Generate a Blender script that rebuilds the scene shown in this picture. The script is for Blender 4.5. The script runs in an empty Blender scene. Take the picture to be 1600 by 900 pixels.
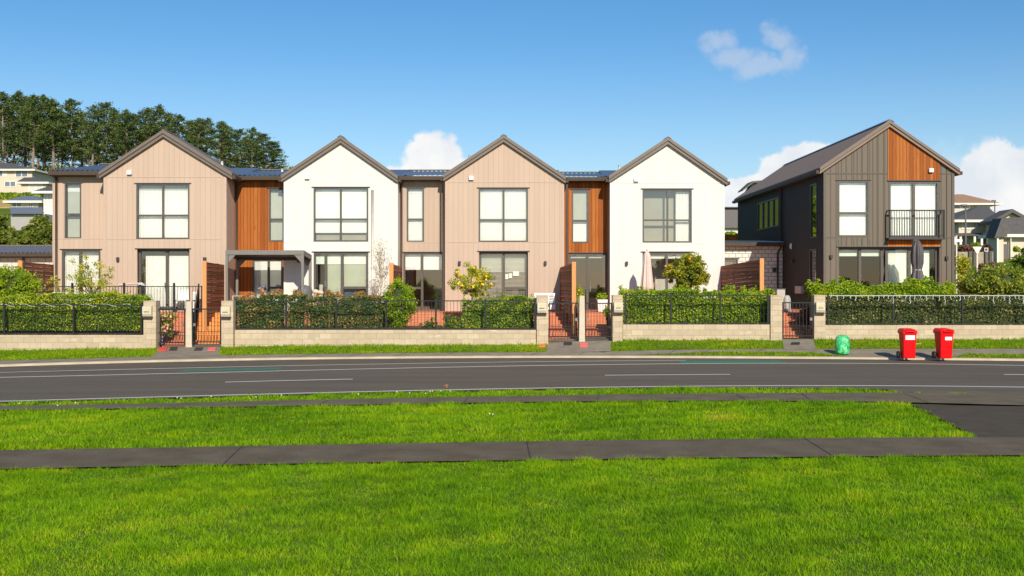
import bpy, math, random
import numpy as np
from mathutils import Vector
random.seed(7); RNG = np.random.default_rng(11)
C = bpy.context.scene.collection
F, CX, HY, H = 1700.0, 800.0, 440.0, 2.44          # focal length in photo pixels, centre column, horizon row, eye height
def X(px, D): return (px - CX) * D / F
def Z(py, D): return H + (HY - py) * D / F
R = math.radians

# ------------------------------------------------------------------ materials
MATS = {}
def new_mat(name):
    m = bpy.data.materials.new(name); m.use_nodes = True
    nt = m.node_tree; nt.nodes.clear()
    out = nt.nodes.new('ShaderNodeOutputMaterial')
    MATS[name] = m
    return m, nt, out
def N(nt, t, **kw):
    n = nt.nodes.new(t)
    for k, v in kw.items():
        if hasattr(n, k): setattr(n, k, v)
    return n
def L(nt, a, b): nt.links.new(a, b)
def math_n(nt, op, a, b=None, clamp=False):
    n = nt.nodes.new('ShaderNodeMath'); n.operation = op; n.use_clamp = clamp
    for i, v in enumerate((a, b)):
        if v is None: continue
        if isinstance(v, (int, float)): n.inputs[i].default_value = v
        else: nt.links.new(v, n.inputs[i])
    return n.outputs[0]
def mixc(nt, fac, a, b, mode='MIX'):
    n = nt.nodes.new('ShaderNodeMix'); n.data_type = 'RGBA'; n.blend_type = mode
    for s, v in ((0, fac), (6, a), (7, b)):
        if isinstance(v, (int, float)): n.inputs[s].default_value = v
        elif isinstance(v, tuple): n.inputs[s].default_value = (*v, 1) if len(v) == 3 else v
        else: nt.links.new(v, n.inputs[s])
    return n.outputs[2]
def noise(nt, vec, scale, detail=4, rough=.55):
    n = nt.nodes.new('ShaderNodeTexNoise'); n.inputs['Scale'].default_value = scale
    n.inputs['Detail'].default_value = detail; n.inputs['Roughness'].default_value = rough
    if vec is not None: nt.links.new(vec, n.inputs['Vector'])
    return n.outputs['Fac']
def ramp(nt, fac, stops):
    n = nt.nodes.new('ShaderNodeValToRGB'); e = n.color_ramp.elements
    e[0].position = stops[0][0]; e[0].color = (*stops[0][1], 1)
    e[1].position = stops[-1][0]; e[1].color = (*stops[-1][1], 1)
    for p, c in stops[1:-1]:
        k = e.new(p); k.color = (*c, 1)
    nt.links.new(fac, n.inputs[0]); return n.outputs[0]
def mapr(nt, fac, a, b, c=0., d=1.):
    n = nt.nodes.new('ShaderNodeMapRange'); n.inputs[1].default_value = a; n.inputs[2].default_value = b
    n.inputs[3].default_value = c; n.inputs[4].default_value = d
    nt.links.new(fac, n.inputs[0]); return n.outputs[0]
def objco(nt, scale=None):
    t = nt.nodes.new('ShaderNodeTexCoord').outputs['Object']
    if scale:
        m = nt.nodes.new('ShaderNodeMapping'); m.inputs['Scale'].default_value = scale
        nt.links.new(t, m.inputs[0]); t = m.outputs[0]
    return t
def finish(nt, out, col, rough=.7, metal=0., bump=None, bstr=.3, bdist=.01, spec=.5, coat=0):
    b = nt.nodes.new('ShaderNodeBsdfPrincipled')
    if isinstance(col, tuple): b.inputs['Base Color'].default_value = (*col, 1)
    else: nt.links.new(col, b.inputs['Base Color'])
    if isinstance(rough, (int, float)): b.inputs['Roughness'].default_value = rough
    else: nt.links.new(rough, b.inputs['Roughness'])
    b.inputs['Metallic'].default_value = metal
    b.inputs['Specular IOR Level'].default_value = spec
    b.inputs['Coat Weight'].default_value = coat
    if bump is not None:
        bn = nt.nodes.new('ShaderNodeBump'); bn.inputs['Strength'].default_value = bstr; bn.inputs['Distance'].default_value = bdist
        nt.links.new(bump, bn.inputs['Height']); nt.links.new(bn.outputs[0], b.inputs['Normal'])
    nt.links.new(b.outputs[0], out.inputs[0]); return b
def simple(name, c1, c2=None, scale=6, rough=.6, metal=0., bump=0., bscale=60, spec=.5, stretch=None):
    m, nt, out = new_mat(name)
    co = objco(nt, stretch)
    c2 = c2 or tuple(min(1, v * 1.16) for v in c1)
    f = mapr(nt, noise(nt, co, scale, 5), .3, .7)
    col = mixc(nt, f, c1, c2)
    bp = noise(nt, co, bscale, 3) if bump else None
    finish(nt, out, col, rough, metal, bp, bump or .3, .01, spec)
    return m
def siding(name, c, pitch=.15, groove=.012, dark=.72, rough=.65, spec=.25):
    m, nt, out = new_mat(name); co = objco(nt)
    s = nt.nodes.new('ShaderNodeSeparateXYZ'); L(nt, co, s.inputs[0])
    u = math_n(nt, 'ADD', s.outputs[0], s.outputs[1])
    u = math_n(nt, 'DIVIDE', u, pitch)
    fr = math_n(nt, 'FRACT', math_n(nt, 'ADD', u, 1000.))
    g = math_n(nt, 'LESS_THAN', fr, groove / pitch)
    idn = math_n(nt, 'FLOOR', math_n(nt, 'ADD', u, 1000.))
    w = nt.nodes.new('ShaderNodeTexWhiteNoise'); w.noise_dimensions = '1D'; L(nt, idn, w.inputs['W'])
    board = mixc(nt, w.outputs[0], tuple(v * .965 for v in c), tuple(min(1, v * 1.03) for v in c))
    n2 = mapr(nt, noise(nt, objco(nt, (1, 1, .25)), 1.4, 5), .3, .75, 0, .5)
    board = mixc(nt, n2, board, tuple(v * .84 for v in c))
    n3 = mapr(nt, noise(nt, objco(nt, (9, 9, .5)), 1.2, 4), .55, .8, 0, .3)
    board = mixc(nt, n3, board, tuple(v * .8 for v in c))
    col = mixc(nt, g, board, tuple(v * dark for v in c))  # grooves darkened in the colour too, for recess shade and a little dirt
    h = math_n(nt, 'SUBTRACT', 1., g)
    finish(nt, out, col, rough, 0, h, .6, .012, spec)
    return m
def cedar(name, ca, cb, cc, pitch=.135, horiz=False):
    m, nt, out = new_mat(name); co = objco(nt)
    s = nt.nodes.new('ShaderNodeSeparateXYZ'); L(nt, co, s.inputs[0])
    u = s.outputs[2] if horiz else math_n(nt, 'ADD', s.outputs[0], s.outputs[1])
    u = math_n(nt, 'ADD', math_n(nt, 'DIVIDE', u, pitch), 1000.)
    fr = math_n(nt, 'FRACT', u); g = math_n(nt, 'LESS_THAN', fr, .09 if not horiz else .16)
    w = nt.nodes.new('ShaderNodeTexWhiteNoise'); w.noise_dimensions = '1D'; L(nt, math_n(nt, 'FLOOR', u), w.inputs['W'])
    base = ramp(nt, w.outputs[0], [(0, ca), (.5, cb), (1, cc)])
    gr = noise(nt, objco(nt, (.6, .6, 14) if horiz else (16, 16, .7)), 2.2, 6, .6)
    base = mixc(nt, mapr(nt, gr, .35, .75, 0, .55), base, tuple(v * .55 for v in ca))
    kn = mapr(nt, noise(nt, co, 5, 2), .68, .74, 0, .5)
    base = mixc(nt, kn, base, tuple(v * .4 for v in ca))
    col = mixc(nt, g, base, tuple(v * .3 for v in ca))
    finish(nt, out, col, .65, 0, math_n(nt, 'SUBTRACT', 1., g), .6, .012, .2)
    return m
def brick(name, c1, c2, mortar, bw, bh, ms=.01, offset=.5, stain=None, rough=.85, floor=False, var=.5):
    m, nt, out = new_mat(name); co = objco(nt)
    s = nt.nodes.new('ShaderNodeSeparateXYZ'); L(nt, co, s.inputs[0])
    cb = nt.nodes.new('ShaderNodeCombineXYZ')
    if floor: L(nt, s.outputs[0], cb.inputs[0]); L(nt, math_n(nt, 'ADD', s.outputs[1], s.outputs[2]), cb.inputs[1])
    else:
        L(nt, math_n(nt, 'ADD', s.outputs[0], s.outputs[1]), cb.inputs[0]); L(nt, s.outputs[2], cb.inputs[1])
    b = nt.nodes.new('ShaderNodeTexBrick'); L(nt, cb.outputs[0], b.inputs['Vector'])
    b.offset = offset; b.squash = 1
    b.inputs['Color1'].default_value = (*c1, 1); b.inputs['Color2'].default_value = (*c2, 1); b.inputs['Mortar'].default_value = (*mortar, 1)
    b.inputs['Scale'].default_value = 1; b.inputs['Mortar Size'].default_value = ms; b.inputs['Mortar Smooth'].default_value = .3
    b.inputs['Bias'].default_value = 0; b.inputs['Brick Width'].default_value = bw; b.inputs['Row Height'].default_value = bh
    col = b.outputs[0]
    n = noise(nt, co, 3.5, 6, .65)
    col = mixc(nt, mapr(nt, n, .35, .75, 0, var), col, tuple(v * .72 for v in c1))
    n = noise(nt, co, 70, 3, .7)
    col = mixc(nt, mapr(nt, n, .35, .7, 0, .25), col, tuple(min(1, v * 1.25) for v in c2))
    if stain:
        st = noise(nt, objco(nt, (.8, .8, 2.2)), 1.9, 5, .65)
        col = mixc(nt, mapr(nt, st, .63, .70, 0, .5), col, stain)
    finish(nt, out, col, rough, 0, math_n(nt, 'MULTIPLY', b.outputs[1], -1.), .5, .008, .3)
    return m
def leafmat(name, stops, transl=.3, rough=.55, patch=None, spec=.22, pscale=.8):
    m, nt, out = new_mat(name)
    a = nt.nodes.new('ShaderNodeAttribute'); a.attribute_name = 'rnd'
    col = ramp(nt, a.outputs['Fac'], stops)
    if patch:
        geo = nt.nodes.new('ShaderNodeNewGeometry')
        pn = noise(nt, geo.outputs['Position'], pscale, 4, .6)
        col = mixc(nt, mapr(nt, pn, .42, .66), col, mixc(nt, 1., col, patch, 'MULTIPLY'))
    b = nt.nodes.new('ShaderNodeBsdfPrincipled'); L(nt, col, b.inputs['Base Color'])
    b.inputs['Roughness'].default_value = rough; b.inputs['Specular IOR Level'].default_value = spec
    t = nt.nodes.new('ShaderNodeBsdfTranslucent')
    L(nt, mixc(nt, 1., col, (1.3, 1.25, .5), 'MULTIPLY'), t.inputs[0])
    ms = nt.nodes.new('ShaderNodeMixShader'); ms.inputs[0].default_value = transl
    L(nt, b.outputs[0], ms.inputs[1]); L(nt, t.outputs[0], ms.inputs[2]); L(nt, ms.outputs[0], out.inputs[0])
    return m
def glassmat(name, tint=(.80, .85, .80), refl=.10):
    m, nt, out = new_mat(name)
    lw = nt.nodes.new('ShaderNodeFresnel'); lw.inputs[0].default_value = 1.5
    f = math_n(nt, 'ADD', math_n(nt, 'MULTIPLY', lw.outputs[0], 1.4), refl, True)
    tr = nt.nodes.new('ShaderNodeBsdfTransparent'); tr.inputs[0].default_value = (*tint, 1)
    gl = nt.nodes.new('ShaderNodeBsdfGlossy'); gl.inputs['Roughness'].default_value = .015; gl.inputs[0].default_value = (.45, .45, .45, 1) if 'mirror' in name else (1, 1, 1, 1)
    ms = nt.nodes.new('ShaderNodeMixShader'); L(nt, f, ms.inputs[0]); L(nt, tr.outputs[0], ms.inputs[1]); L(nt, gl.outputs[0], ms.inputs[2])
    L(nt, ms.outputs[0], out.inputs[0]); return m

simple('frame', (.085, .072, .06), (.10, .085, .07), rough=.45)
simple('frame_dark', (.045, .04, .035), rough=.4)
simple('barge', (.155, .118, .090), (.18, .14, .108), rough=.5, scale=3)
simple('gutter', (.075, .052, .038), rough=.6, spec=.2)
simple('roof_blue', (.13, .16, .21), (.16, .19, .24), rough=.35, metal=.35)
simple('roof_brown', (.27, .19, .14), (.30, .215, .16), rough=.75, scale=2, spec=.2)
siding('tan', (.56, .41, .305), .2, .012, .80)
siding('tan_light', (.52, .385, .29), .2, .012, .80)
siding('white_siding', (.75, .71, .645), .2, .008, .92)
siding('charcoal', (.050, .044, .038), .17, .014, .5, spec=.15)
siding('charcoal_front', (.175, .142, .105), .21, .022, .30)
simple('trim_tan', (.49, .36, .27)); simple('trim_white', (.72, .67, .59)); simple('trim_dark', (.10, .082, .062))
cedar('cedar', (.30, .080, .014), (.40, .115, .020), (.50, .165, .032))
cedar('cedar_bright', (.50, .13, .016), (.58, .165, .022), (.66, .21, .034), .12)
cedar('slats', (.21, .058, .024), (.30, .088, .038), (.40, .135, .064), .14, True)
simple('post_orange', (.62, .25, .075), (.72, .32, .10), scale=4, rough=.7, stretch=(8, 8, 1))
brick('block_cream', (.47, .375, .25), (.60, .48, .33), (.31, .245, .165), .39, .19, .007, stain=(.82, .74, .62))
brick('block_white', (.62, .56, .46), (.70, .64, .53), (.17, .15, .12), .33, .2, .011, var=.25)
brick('block_garage', (.70, .68, .60), (.80, .78, .70), (.10, .09, .075), .30, .175, .014, var=.35)
brick('terracotta', (.56, .19, .095), (.66, .25, .13), (.30, .10, .06), .30, .10, .007, 0, var=.3)
brick('terracotta_orange', (.72, .27, .07), (.80, .33, .09), (.42, .14, .04), .30, .13, .007, 0, var=.25)
simple('black_metal', (.017, .019, .020), (.024, .027, .028), rough=.45, spec=.3)
simple('steel', (.35, .35, .33), rough=.3, metal=.8)
simple('pergola_paint', (.19, .172, .15), (.22, .20, .175), rough=.5)
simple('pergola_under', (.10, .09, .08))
simple('white_paint', (.80, .78, .74), rough=.4); simple('cream_plastic', (.55, .48, .36), rough=.4)
simple('white_plastic', (.86, .86, .86), rough=.35)
simple('blind', (.84, .85, .82), (.88, .89, .86), scale=1.2, rough=.8)
simple('blind_grey', (.46, .47, .40), (.56, .56, .48), scale=1.0, rough=.8)
simple('curtain', (.80, .80, .76), (.88, .87, .84), scale=3, stretch=(14, 1, .3))
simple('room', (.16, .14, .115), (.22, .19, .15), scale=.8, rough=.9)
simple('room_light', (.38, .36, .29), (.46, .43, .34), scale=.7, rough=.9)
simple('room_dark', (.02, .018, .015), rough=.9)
simple('soil', (.06, .038, .02), (.10, .06, .035), scale=9, bump=.5, bscale=30)
simple('concrete', (.32, .255, .17), (.42, .34, .24), scale=2.5, rough=.9, bump=.2, bscale=90)
simple('concrete_post', (.55, .46, .33), (.64, .55, .42), scale=6, rough=.9, bump=.3)
simple('footpath_dark', (.215, .175, .125), (.31, .255, .185), scale=2.2, rough=.9, bump=.3, bscale=120)
simple('kerb', (.42, .34, .23), (.55, .45, .31), scale=2, rough=.9, bump=.2, bscale=90)
simple('bark', (.20, .15, .10), (.30, .23, .16), scale=12, rough=.9, bump=.5)
simple('pine_bark', (.20, .145, .10), (.34, .26, .20), scale=2, rough=.9, bump=.5)
simple('twigs', (.03, .045, .010), (.06, .08, .018), scale=30, rough=.95)
simple('bin_red', (.74, .003, .006), (.80, .005, .008), rough=.35, spec=.25)
simple('rubber', (.02, .02, .02), rough=.6)
simple('umbrella_pink', (.68, .48, .40), (.76, .56, .48), scale=4)
simple('umbrella_dark', (.065, .056, .058), (.10, .086, .088), scale=4)
simple('cover_pink', (.85, .16, .13), rough=.7); simple('cover_black', (.03, .028, .025)); simple('cover_red', (.75, .07, .06)); simple('cover_orange', (.80, .22, .08))
simple('fabric_grey', (.10, .10, .10), (.16, .155, .15), scale=12)
simple('fabric_navy', (.03, .04, .07)); simple('skin', (.55, .27, .17), rough=.5); simple('cap_grey', (.11, .12, .15)); simple('hair', (.03, .02, .015))
simple('brass', (.75, .62, .25), rough=.35); simple('slot', (.03, .025, .02))
simple('far_grey_roof', (.085, .08, .072), (.12, .11, .10), scale=4, rough=.8); simple('far_brown_roof', (.36, .20, .105), (.42, .25, .14), scale=3, rough=.8)
simple('far_cream', (.62, .52, .39), (.68, .58, .44), scale=1); simple('far_white', (.76, .70, .60)); simple('far_glass', (.16, .18, .20), rough=.15, spec=.8)
simple('far_pale_glass', (.55, .56, .50), rough=.2); simple('far_blue_roof', (.17, .18, .20), rough=.5)
simple('far_dark_wall', (.12, .105, .10)); simple('far_shade', (.35, .33, .30))
simple('green_paint', (.01, .16, .10), (.02, .22, .14), scale=3, rough=.8)
simple('dry_leaf', (.22, .075, .022)); simple('petal_pink', (.80, .42, .28)); simple('petal_white', (.85, .85, .75)); simple('petal_purple', (.35, .22, .55)); simple('lemon', (.90, .55, .02)); simple('orange_fruit', (.88, .30, .02))
simple('table_grey', (.40, .38, .34)); simple('sign_back', (.72, .68, .60)); simple('pole_grey', (.13, .12, .11))
simple('dry_bank', (.42, .28, .07), (.55, .40, .12), scale=2)
simple('blue_fabric', (.08, .10, .16)); simple('garage_blind', (.12, .11, .10)); simple('number_white', (.8, .8, .78))
simple('room_glow_blind', (.34, .32, .26), (.42, .40, .32), scale=.8, rough=.8)  # beige of pale rooms and window glow, put into panels behind the glass
glassmat('glass', (.92, .925, .90), .10); glassmat('glass_clear', (.86, .90, .84), .03); glassmat('glass_mirror', (.45, .47, .42), .13)

def asphalt(name, c1, c2, fine=160, streak=True):
    m, nt, out = new_mat(name); co = objco(nt)
    a = noise(nt, objco(nt, (.12, 1, 1)) if streak else co, 1.6, 5, .6)
    col = mixc(nt, mapr(nt, a, .35, .65), c1, c2)
    s = noise(nt, co, fine, 2, .6)
    col = mixc(nt, mapr(nt, s, .60, .68, 0, .55), col, tuple(min(1, v * 2.2) for v in c2))
    col = mixc(nt, mapr(nt, s, .40, .30, 0, .5), col, tuple(v * .45 for v in c1))
    if streak:
        w = mapr(nt, noise(nt, objco(nt, (.05, 2.2, 1)), 1.0, 3, .5), .52, .7, 0, .35)
        col = mixc(nt, w, col, tuple(v * .72 for v in c1))
    finish(nt, out, col, .85, 0, noise(nt, co, 110, 3), .35, .01, .12)
asphalt('road', (.118, .099, .075), (.150, .127, .098), 120)
asphalt('path', (.110, .086, .056), (.160, .128, .088), 42, False)
asphalt('drive', (.072, .058, .042), (.098, .079, .058), 75, False)
asphalt('pale_path', (.12, .098, .066), (.175, .144, .098), 60, False)
def paint_mat(name, c, base, lo, hi):
    m, nt, out = new_mat(name); co = objco(nt)
    n = noise(nt, co, 9, 6, .75)
    col = mixc(nt, mapr(nt, n, lo, hi), c, base)
    finish(nt, out, col, .7)
paint_mat('line_paint', (.80, .76, .68), (.25, .22, .18), .60, .75)
paint_mat('line_green', (.02, .20, .125), (.07, .10, .075), .46, .62)
# grass base sheet
m, nt, out = new_mat('grass_base'); geo = nt.nodes.new('ShaderNodeNewGeometry').outputs['Position']
a = noise(nt, geo, 14, 6, .7); b = noise(nt, geo, .5, 4)
col = ramp(nt, a, [(.25, (.03, .04, .006)), (.5, (.09, .14, .012)), (.75, (.16, .22, .02))])
col = mixc(nt, mapr(nt, b, .4, .62, 0, .7), col, (.13, .17, .014))
finish(nt, out, col, .9, 0, a, .8, .03, .2)
leafmat('grass', [(0, (0.07, 0.18, 0.002)), (.4, (0.18, 0.37, 0.003)), (.8, (0.33, 0.54, 0.006)), (.95, (0.45, 0.55, 0.012)), (1, (0.55, 0.46, 0.07))], .45, .6, (1.3, 1.08, .8), .2, .9)
leafmat('grass_far', [(0, (0.1, 0.21, 0.003)), (.5, (0.22, 0.39, 0.005)), (1, (0.42, 0.5, 0.015))], .4, .5, (1.3, 1.05, .8), .2, .6)
leafmat('leaf_hedge', [(0, (0.08292, 0.1614, 0.0067)), (.5, (0.2014, 0.323, 0.01116)), (.85, (0.4501, 0.5318, 0.02011)), (1, (0.7225, 0.748, 0.05584))], .3, .5, (1.25, 1.1, .8), .5)
leafmat('leaf_bright', [(0, (0.1043, 0.196, 0.004716)), (.5, (0.2431, 0.378, 0.00786)), (1, (0.5211, 0.5882, 0.02358))], .35, .5, (1.2, 1.1, .8), .5)
leafmat('leaf_dark', [(0, (0.04784, 0.0841, 0.01458)), (.5, (0.1345, 0.1683, 0.02915)), (.9, (0.3587, 0.3364, 0.07287)), (1, (0.598, 0.5606, 0.1944))], .25, .5, None, .5)
leafmat('leaf_green2', [(0, (0.06545, 0.1344, 0.008925)), (.5, (0.1964, 0.3176, 0.01488)), (1, (0.5563, 0.6352, 0.04463))], .3, .5, None, .5)
leafmat('leaf_red', [(0, (0.03264, 0.07392, 0.0192)), (.35, (0.07344, 0.1584, 0.03072)), (.68, (0.1795, 0.2112, 0.04224)), (.88, (0.4243, 0.1795, 0.0576)), (1, (0.6202, 0.4224, 0.1344))], .25, .5, None, .5)
leafmat('leaf_redtip', [(0, (0.168, 0.084, 0.024)), (.5, (0.36, 0.09, 0.036)), (1, (0.504, 0.264, 0.084))], .3, .35, None, .5)
leafmat('leaf_yellow', [(0, (0.1449, 0.2294, 0.01208)), (.4, (0.3381, 0.3985, 0.02415)), (.75, (0.6641, 0.5796, 0.03623)), (1, (0.85, 0.6038, 0.02415))], .35, .35, None, .4)
leafmat('leaf_citrus', [(0, (0.08228, 0.1251, 0.005712)), (.5, (0.2468, 0.2815, 0.01142)), (.88, (0.576, 0.4848, 0.01904)), (1, (0.85, 0.6256, 0.02856))], .3, .5, None, .5)
leafmat('leaf_olive', [(0, (0.075, 0.12, 0.012)), (.5, (0.21, 0.27, 0.0225)), (.85, (0.42, 0.435, 0.045)), (1, (0.75, 0.54, 0.075))], .3, .35, None, .4)
leafmat('leaf_pale', [(0, (0.22, 0.2, 0.08)), (.6, (0.4, 0.34, 0.16)), (1, (0.5, 0.3, 0.2))], .3, .5)
leafmat('leaf_purple', [(0, (0.072, 0.0336, 0.024)), (.6, (0.192, 0.09, 0.06)), (1, (0.36, 0.204, 0.144))], .2, .5)
leafmat('leaf_bush', [(0, (0.06072, 0.0924, 0.01584)), (.5, (0.172, 0.2125, 0.02851)), (.9, (0.3441, 0.3696, 0.04752)), (1, (0.5262, 0.4805, 0.0792))], .25, .5)
leafmat('needles', [(0, (0.0305, 0.05834, 0.01989)), (.5, (0.09658, 0.1459, 0.0358)), (.85, (0.2033, 0.2431, 0.05171)), (1, (0.312, 0.221, 0.1235))], .15, .6)
leafmat('needles_dead', [(0, (0.154, 0.11, 0.066)), (.6, (0.264, 0.187, 0.11)), (1, (0.418, 0.308, 0.198))], .1, .7)
# plastic bag
m, nt, out = new_mat('bag_green'); co = objco(nt)
a = noise(nt, co, 7, 5, .7)
col = ramp(nt, a, [(.3, (.005, .30, .085)), (.48, (.012, .50, .15)), (.6, (.30, .82, .38)), (.75, (.012, .42, .13))])
finish(nt, out, col, .3, 0, noise(nt, co, 9, 5, .7), .9, .04, .6)
# siding window reflection etc. done

# ------------------------------------------------------------------ mesh helpers
def wl(o):
    v = Vector((0, 0, 0))
    while o is not None: v += o.location; o = o.parent
    return v
def link(name, me, parent=None, loc=None):
    o = bpy.data.objects.new(name, me); C.objects.link(o)
    if parent is not None: o.parent = parent
    if loc is not None: o.location = loc
    return o
def thing(name, label, cat, loc=(0, 0, 0), group=None):
    o = bpy.data.objects.new(name, None); C.objects.link(o); o.location = loc
    o.empty_display_size = .2
    o['label'] = label; o['category'] = cat
    if group: o['group'] = group
    return o
def tag(o, label, cat, group=None, kind=None):
    o['label'] = label; o['category'] = cat
    if group: o['group'] = group
    if kind: o['kind'] = kind
    return o
class MB:
    def __init__(s): s.v = []; s.f = []; s.m = []
    def quad(s, *p, m=0):
        n = len(s.v); s.v += [tuple(q) for q in p]; s.f.append(tuple(range(n, n + len(p)))); s.m.append(m); return s
    def box(s, x0, x1, y0, y1, z0, z1, m=0):
        n = len(s.v)
        s.v += [(x0, y0, z0), (x1, y0, z0), (x1, y1, z0), (x0, y1, z0), (x0, y0, z1), (x1, y0, z1), (x1, y1, z1), (x0, y1, z1)]
        for f in ((0, 3, 2, 1), (4, 5, 6, 7), (0, 1, 5, 4), (1, 2, 6, 5), (2, 3, 7, 6), (3, 0, 4, 7)):
            s.f.append(tuple(n + i for i in f)); s.m.append(m)
        return s
    def hexa(s, b, t, m=0):          # four bottom, four top points, same order
        n = len(s.v); s.v += [tuple(p) for p in b] + [tuple(p) for p in t]
        for f in ((0, 3, 2, 1), (4, 5, 6, 7), (0, 1, 5, 4), (1, 2, 6, 5), (2, 3, 7, 6), (3, 0, 4, 7)):
            s.f.append(tuple(n + i for i in f)); s.m.append(m)
        return s
    def prism(s, poly, y0, y1, m=0):  # poly in (x,z)
        n = len(s.v); k = len(poly)
        s.v += [(x, y0, z) for x, z in poly] + [(x, y1, z) for x, z in poly]
        s.f.append(tuple(range(n, n + k))); s.m.append(m)
        s.f.append(tuple(range(n + 2 * k - 1, n + k - 1, -1))); s.m.append(m)
        for i in range(k):
            j = (i + 1) % k; s.f.append((n + j, n + i, n + k + i, n + k + j)); s.m.append(m)
        return s
    def bar(s, a, b, w, d=None, m=0):
        a = Vector(a); b = Vector(b); d = d or w; ax = (b - a).normalized()
        up = Vector((0, 0, 1)) if abs(ax.z) < .9 else Vector((0, 1, 0))
        u = ax.cross(up).normalized() * w / 2; v = ax.cross(u).normalized() * d / 2
        return s.hexa([a - u - v, a + u - v, a + u + v, a - u + v], [b - u - v, b + u - v, b + u + v, b - u + v], m)
    def tube(s, pts, rad, n=8, m=0, cap=True):
        pts = [Vector(p) for p in pts]; k0 = len(s.v)
        if isinstance(rad, (int, float)): rad = [rad] * len(pts)
        for i, p in enumerate(pts):
            t = (pts[min(i + 1, len(pts) - 1)] - pts[max(i - 1, 0)])
            if t.length < 1e-6: t = Vector((0, 0, 1))
            t.normalize(); up = Vector((0, 0, 1)) if abs(t.z) < .9 else Vector((0, 1, 0))
            u = t.cross(up).normalized(); v = t.cross(u)
            for j in range(n):
                a = 2 * math.pi * j / n; s.v.append(tuple(p + (u * math.cos(a) + v * math.sin(a)) * rad[i]))
        for i in range(len(pts) - 1):
            for j in range(n):
                j2 = (j + 1) % n
                s.f.append((k0 + i * n + j, k0 + i * n + j2, k0 + (i + 1) * n + j2, k0 + (i + 1) * n + j)); s.m.append(m)
        if cap:
            s.f.append(tuple(k0 + j for j in range(n))); s.m.append(m)
            s.f.append(tuple(k0 + (len(pts) - 1) * n + j for j in reversed(range(n)))); s.m.append(m)
        return s
    def lathe(s, c, prof, n=20, lobes=0, amp=0., sx=1, sy=1, m=0, jit=0):
        k0 = len(s.v)
        for r, z in prof:
            for j in range(n):
                a = 2 * math.pi * j / n; rr = r * (1 + amp * math.cos(lobes * a)) * (1 + random.uniform(-jit, jit))
                s.v.append((c[0] + rr * sx * math.cos(a), c[1] + rr * sy * math.sin(a), c[2] + z + random.uniform(-jit, jit) * .3 * r))
        for i in range(len(prof) - 1):
            for j in range(n):
                j2 = (j + 1) % n
                s.f.append((k0 + i * n + j, k0 + i * n + j2, k0 + (i + 1) * n + j2, k0 + (i + 1) * n + j)); s.m.append(m)
        s.f.append(tuple(k0 + j for j in reversed(range(n)))); s.m.append(m)
        s.f.append(tuple(k0 + (len(prof) - 1) * n + j for j in range(n))); s.m.append(m)
        return s
    def build(s, name, mats, parent=None, smooth=False, bevel=0, sub=0):
        if isinstance(mats, str): mats = [mats]
        off = wl(parent) if parent is not None else Vector((0, 0, 0))
        loc = Vector((0, 0, 0))
        if parent is None:
            a = np.array(s.v); loc = Vector(((a[:, 0].min() + a[:, 0].max()) / 2, (a[:, 1].min() + a[:, 1].max()) / 2, a[:, 2].min()))
            off = loc
        me = bpy.data.meshes.new(name)
        me.from_pydata([(x - off.x, y - off.y, z - off.z) for x, y, z in s.v], [], s.f)
        for mm in mats: me.materials.append(MATS[mm])
        me.polygons.foreach_set('material_index', s.m)
        if smooth: me.polygons.foreach_set('use_smooth', [True] * len(s.f))
        me.update()
        o = link(name, me, parent, loc)
        if bevel:
            b = o.modifiers.new('Bevel', 'BEVEL'); b.width = bevel; b.segments = 2; b.limit_method = 'ANGLE'
        if sub:
            b = o.modifiers.new('Subdivision', 'SUBSURF'); b.levels = sub; b.render_levels = sub
        return o
def struct(o): o['kind'] = 'structure'; return o
def np_obj(name, verts, k, mat, parent=None, rnd=None, loc=None):
    """verts: (n*k,3) array, n faces of k corners each"""
    n = len(verts) // k
    if parent is not None: verts = verts - np.array(wl(parent))
    elif loc is not None: verts = verts - np.array(loc)
    me = bpy.data.meshes.new(name)
    me.vertices.add(n * k); me.vertices.foreach_set('co', verts.astype(np.float32).ravel())
    me.loops.add(n * k); me.loops.foreach_set('vertex_index', np.arange(n * k, dtype=np.int32))
    me.polygons.add(n); me.polygons.foreach_set('loop_start', np.arange(0, n * k, k, dtype=np.int32))
    me.polygons.foreach_set('loop_total', np.full(n, k, dtype=np.int32))
    me.materials.append(MATS[mat])
    if rnd is None: rnd = RNG.random(n)
    at = me.attributes.new('rnd', 'FLOAT', 'POINT'); at.data.foreach_set('value', np.repeat(rnd, k).astype(np.float32))
    me.update(calc_edges=True)
    return link(name, me, parent, loc if parent is None else None)
def unit(v): return v / np.maximum(np.linalg.norm(v, axis=1, keepdims=True), 1e-6)
def leaf_verts(c, size, bias=(0, -.5, .5), aspect=.5, spread=1.):
    n = len(c); nrm = unit(RNG.normal(size=(n, 3)) * spread + np.array(bias))
    t = unit(np.cross(nrm, RNG.normal(size=(n, 3)))); b = np.cross(nrm, t)
    s = (size * RNG.uniform(.65, 1.25, n))[:, None] if np.isscalar(size) else size[:, None]
    v = np.empty((n, 4, 3))
    v[:, 0] = c - t * s * .5; v[:, 1] = c + b * s * aspect * .5 - t * s * .05
    v[:, 2] = c + t * s * .5; v[:, 3] = c - b * s * aspect * .5 - t * s * .05
    return v.reshape(-1, 3)
def snoise(x, y, seed=0, sc=1.):
    r = np.random.default_rng(seed); o = np.zeros_like(x)
    for i in range(7):
        a = r.uniform(0, 6.28); f = sc * r.uniform(.5, 2.6); o += np.sin((x * math.cos(a) + y * math.sin(a)) * f + r.uniform(0, 6.28)) / 7
    return o * 1.6

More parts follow.
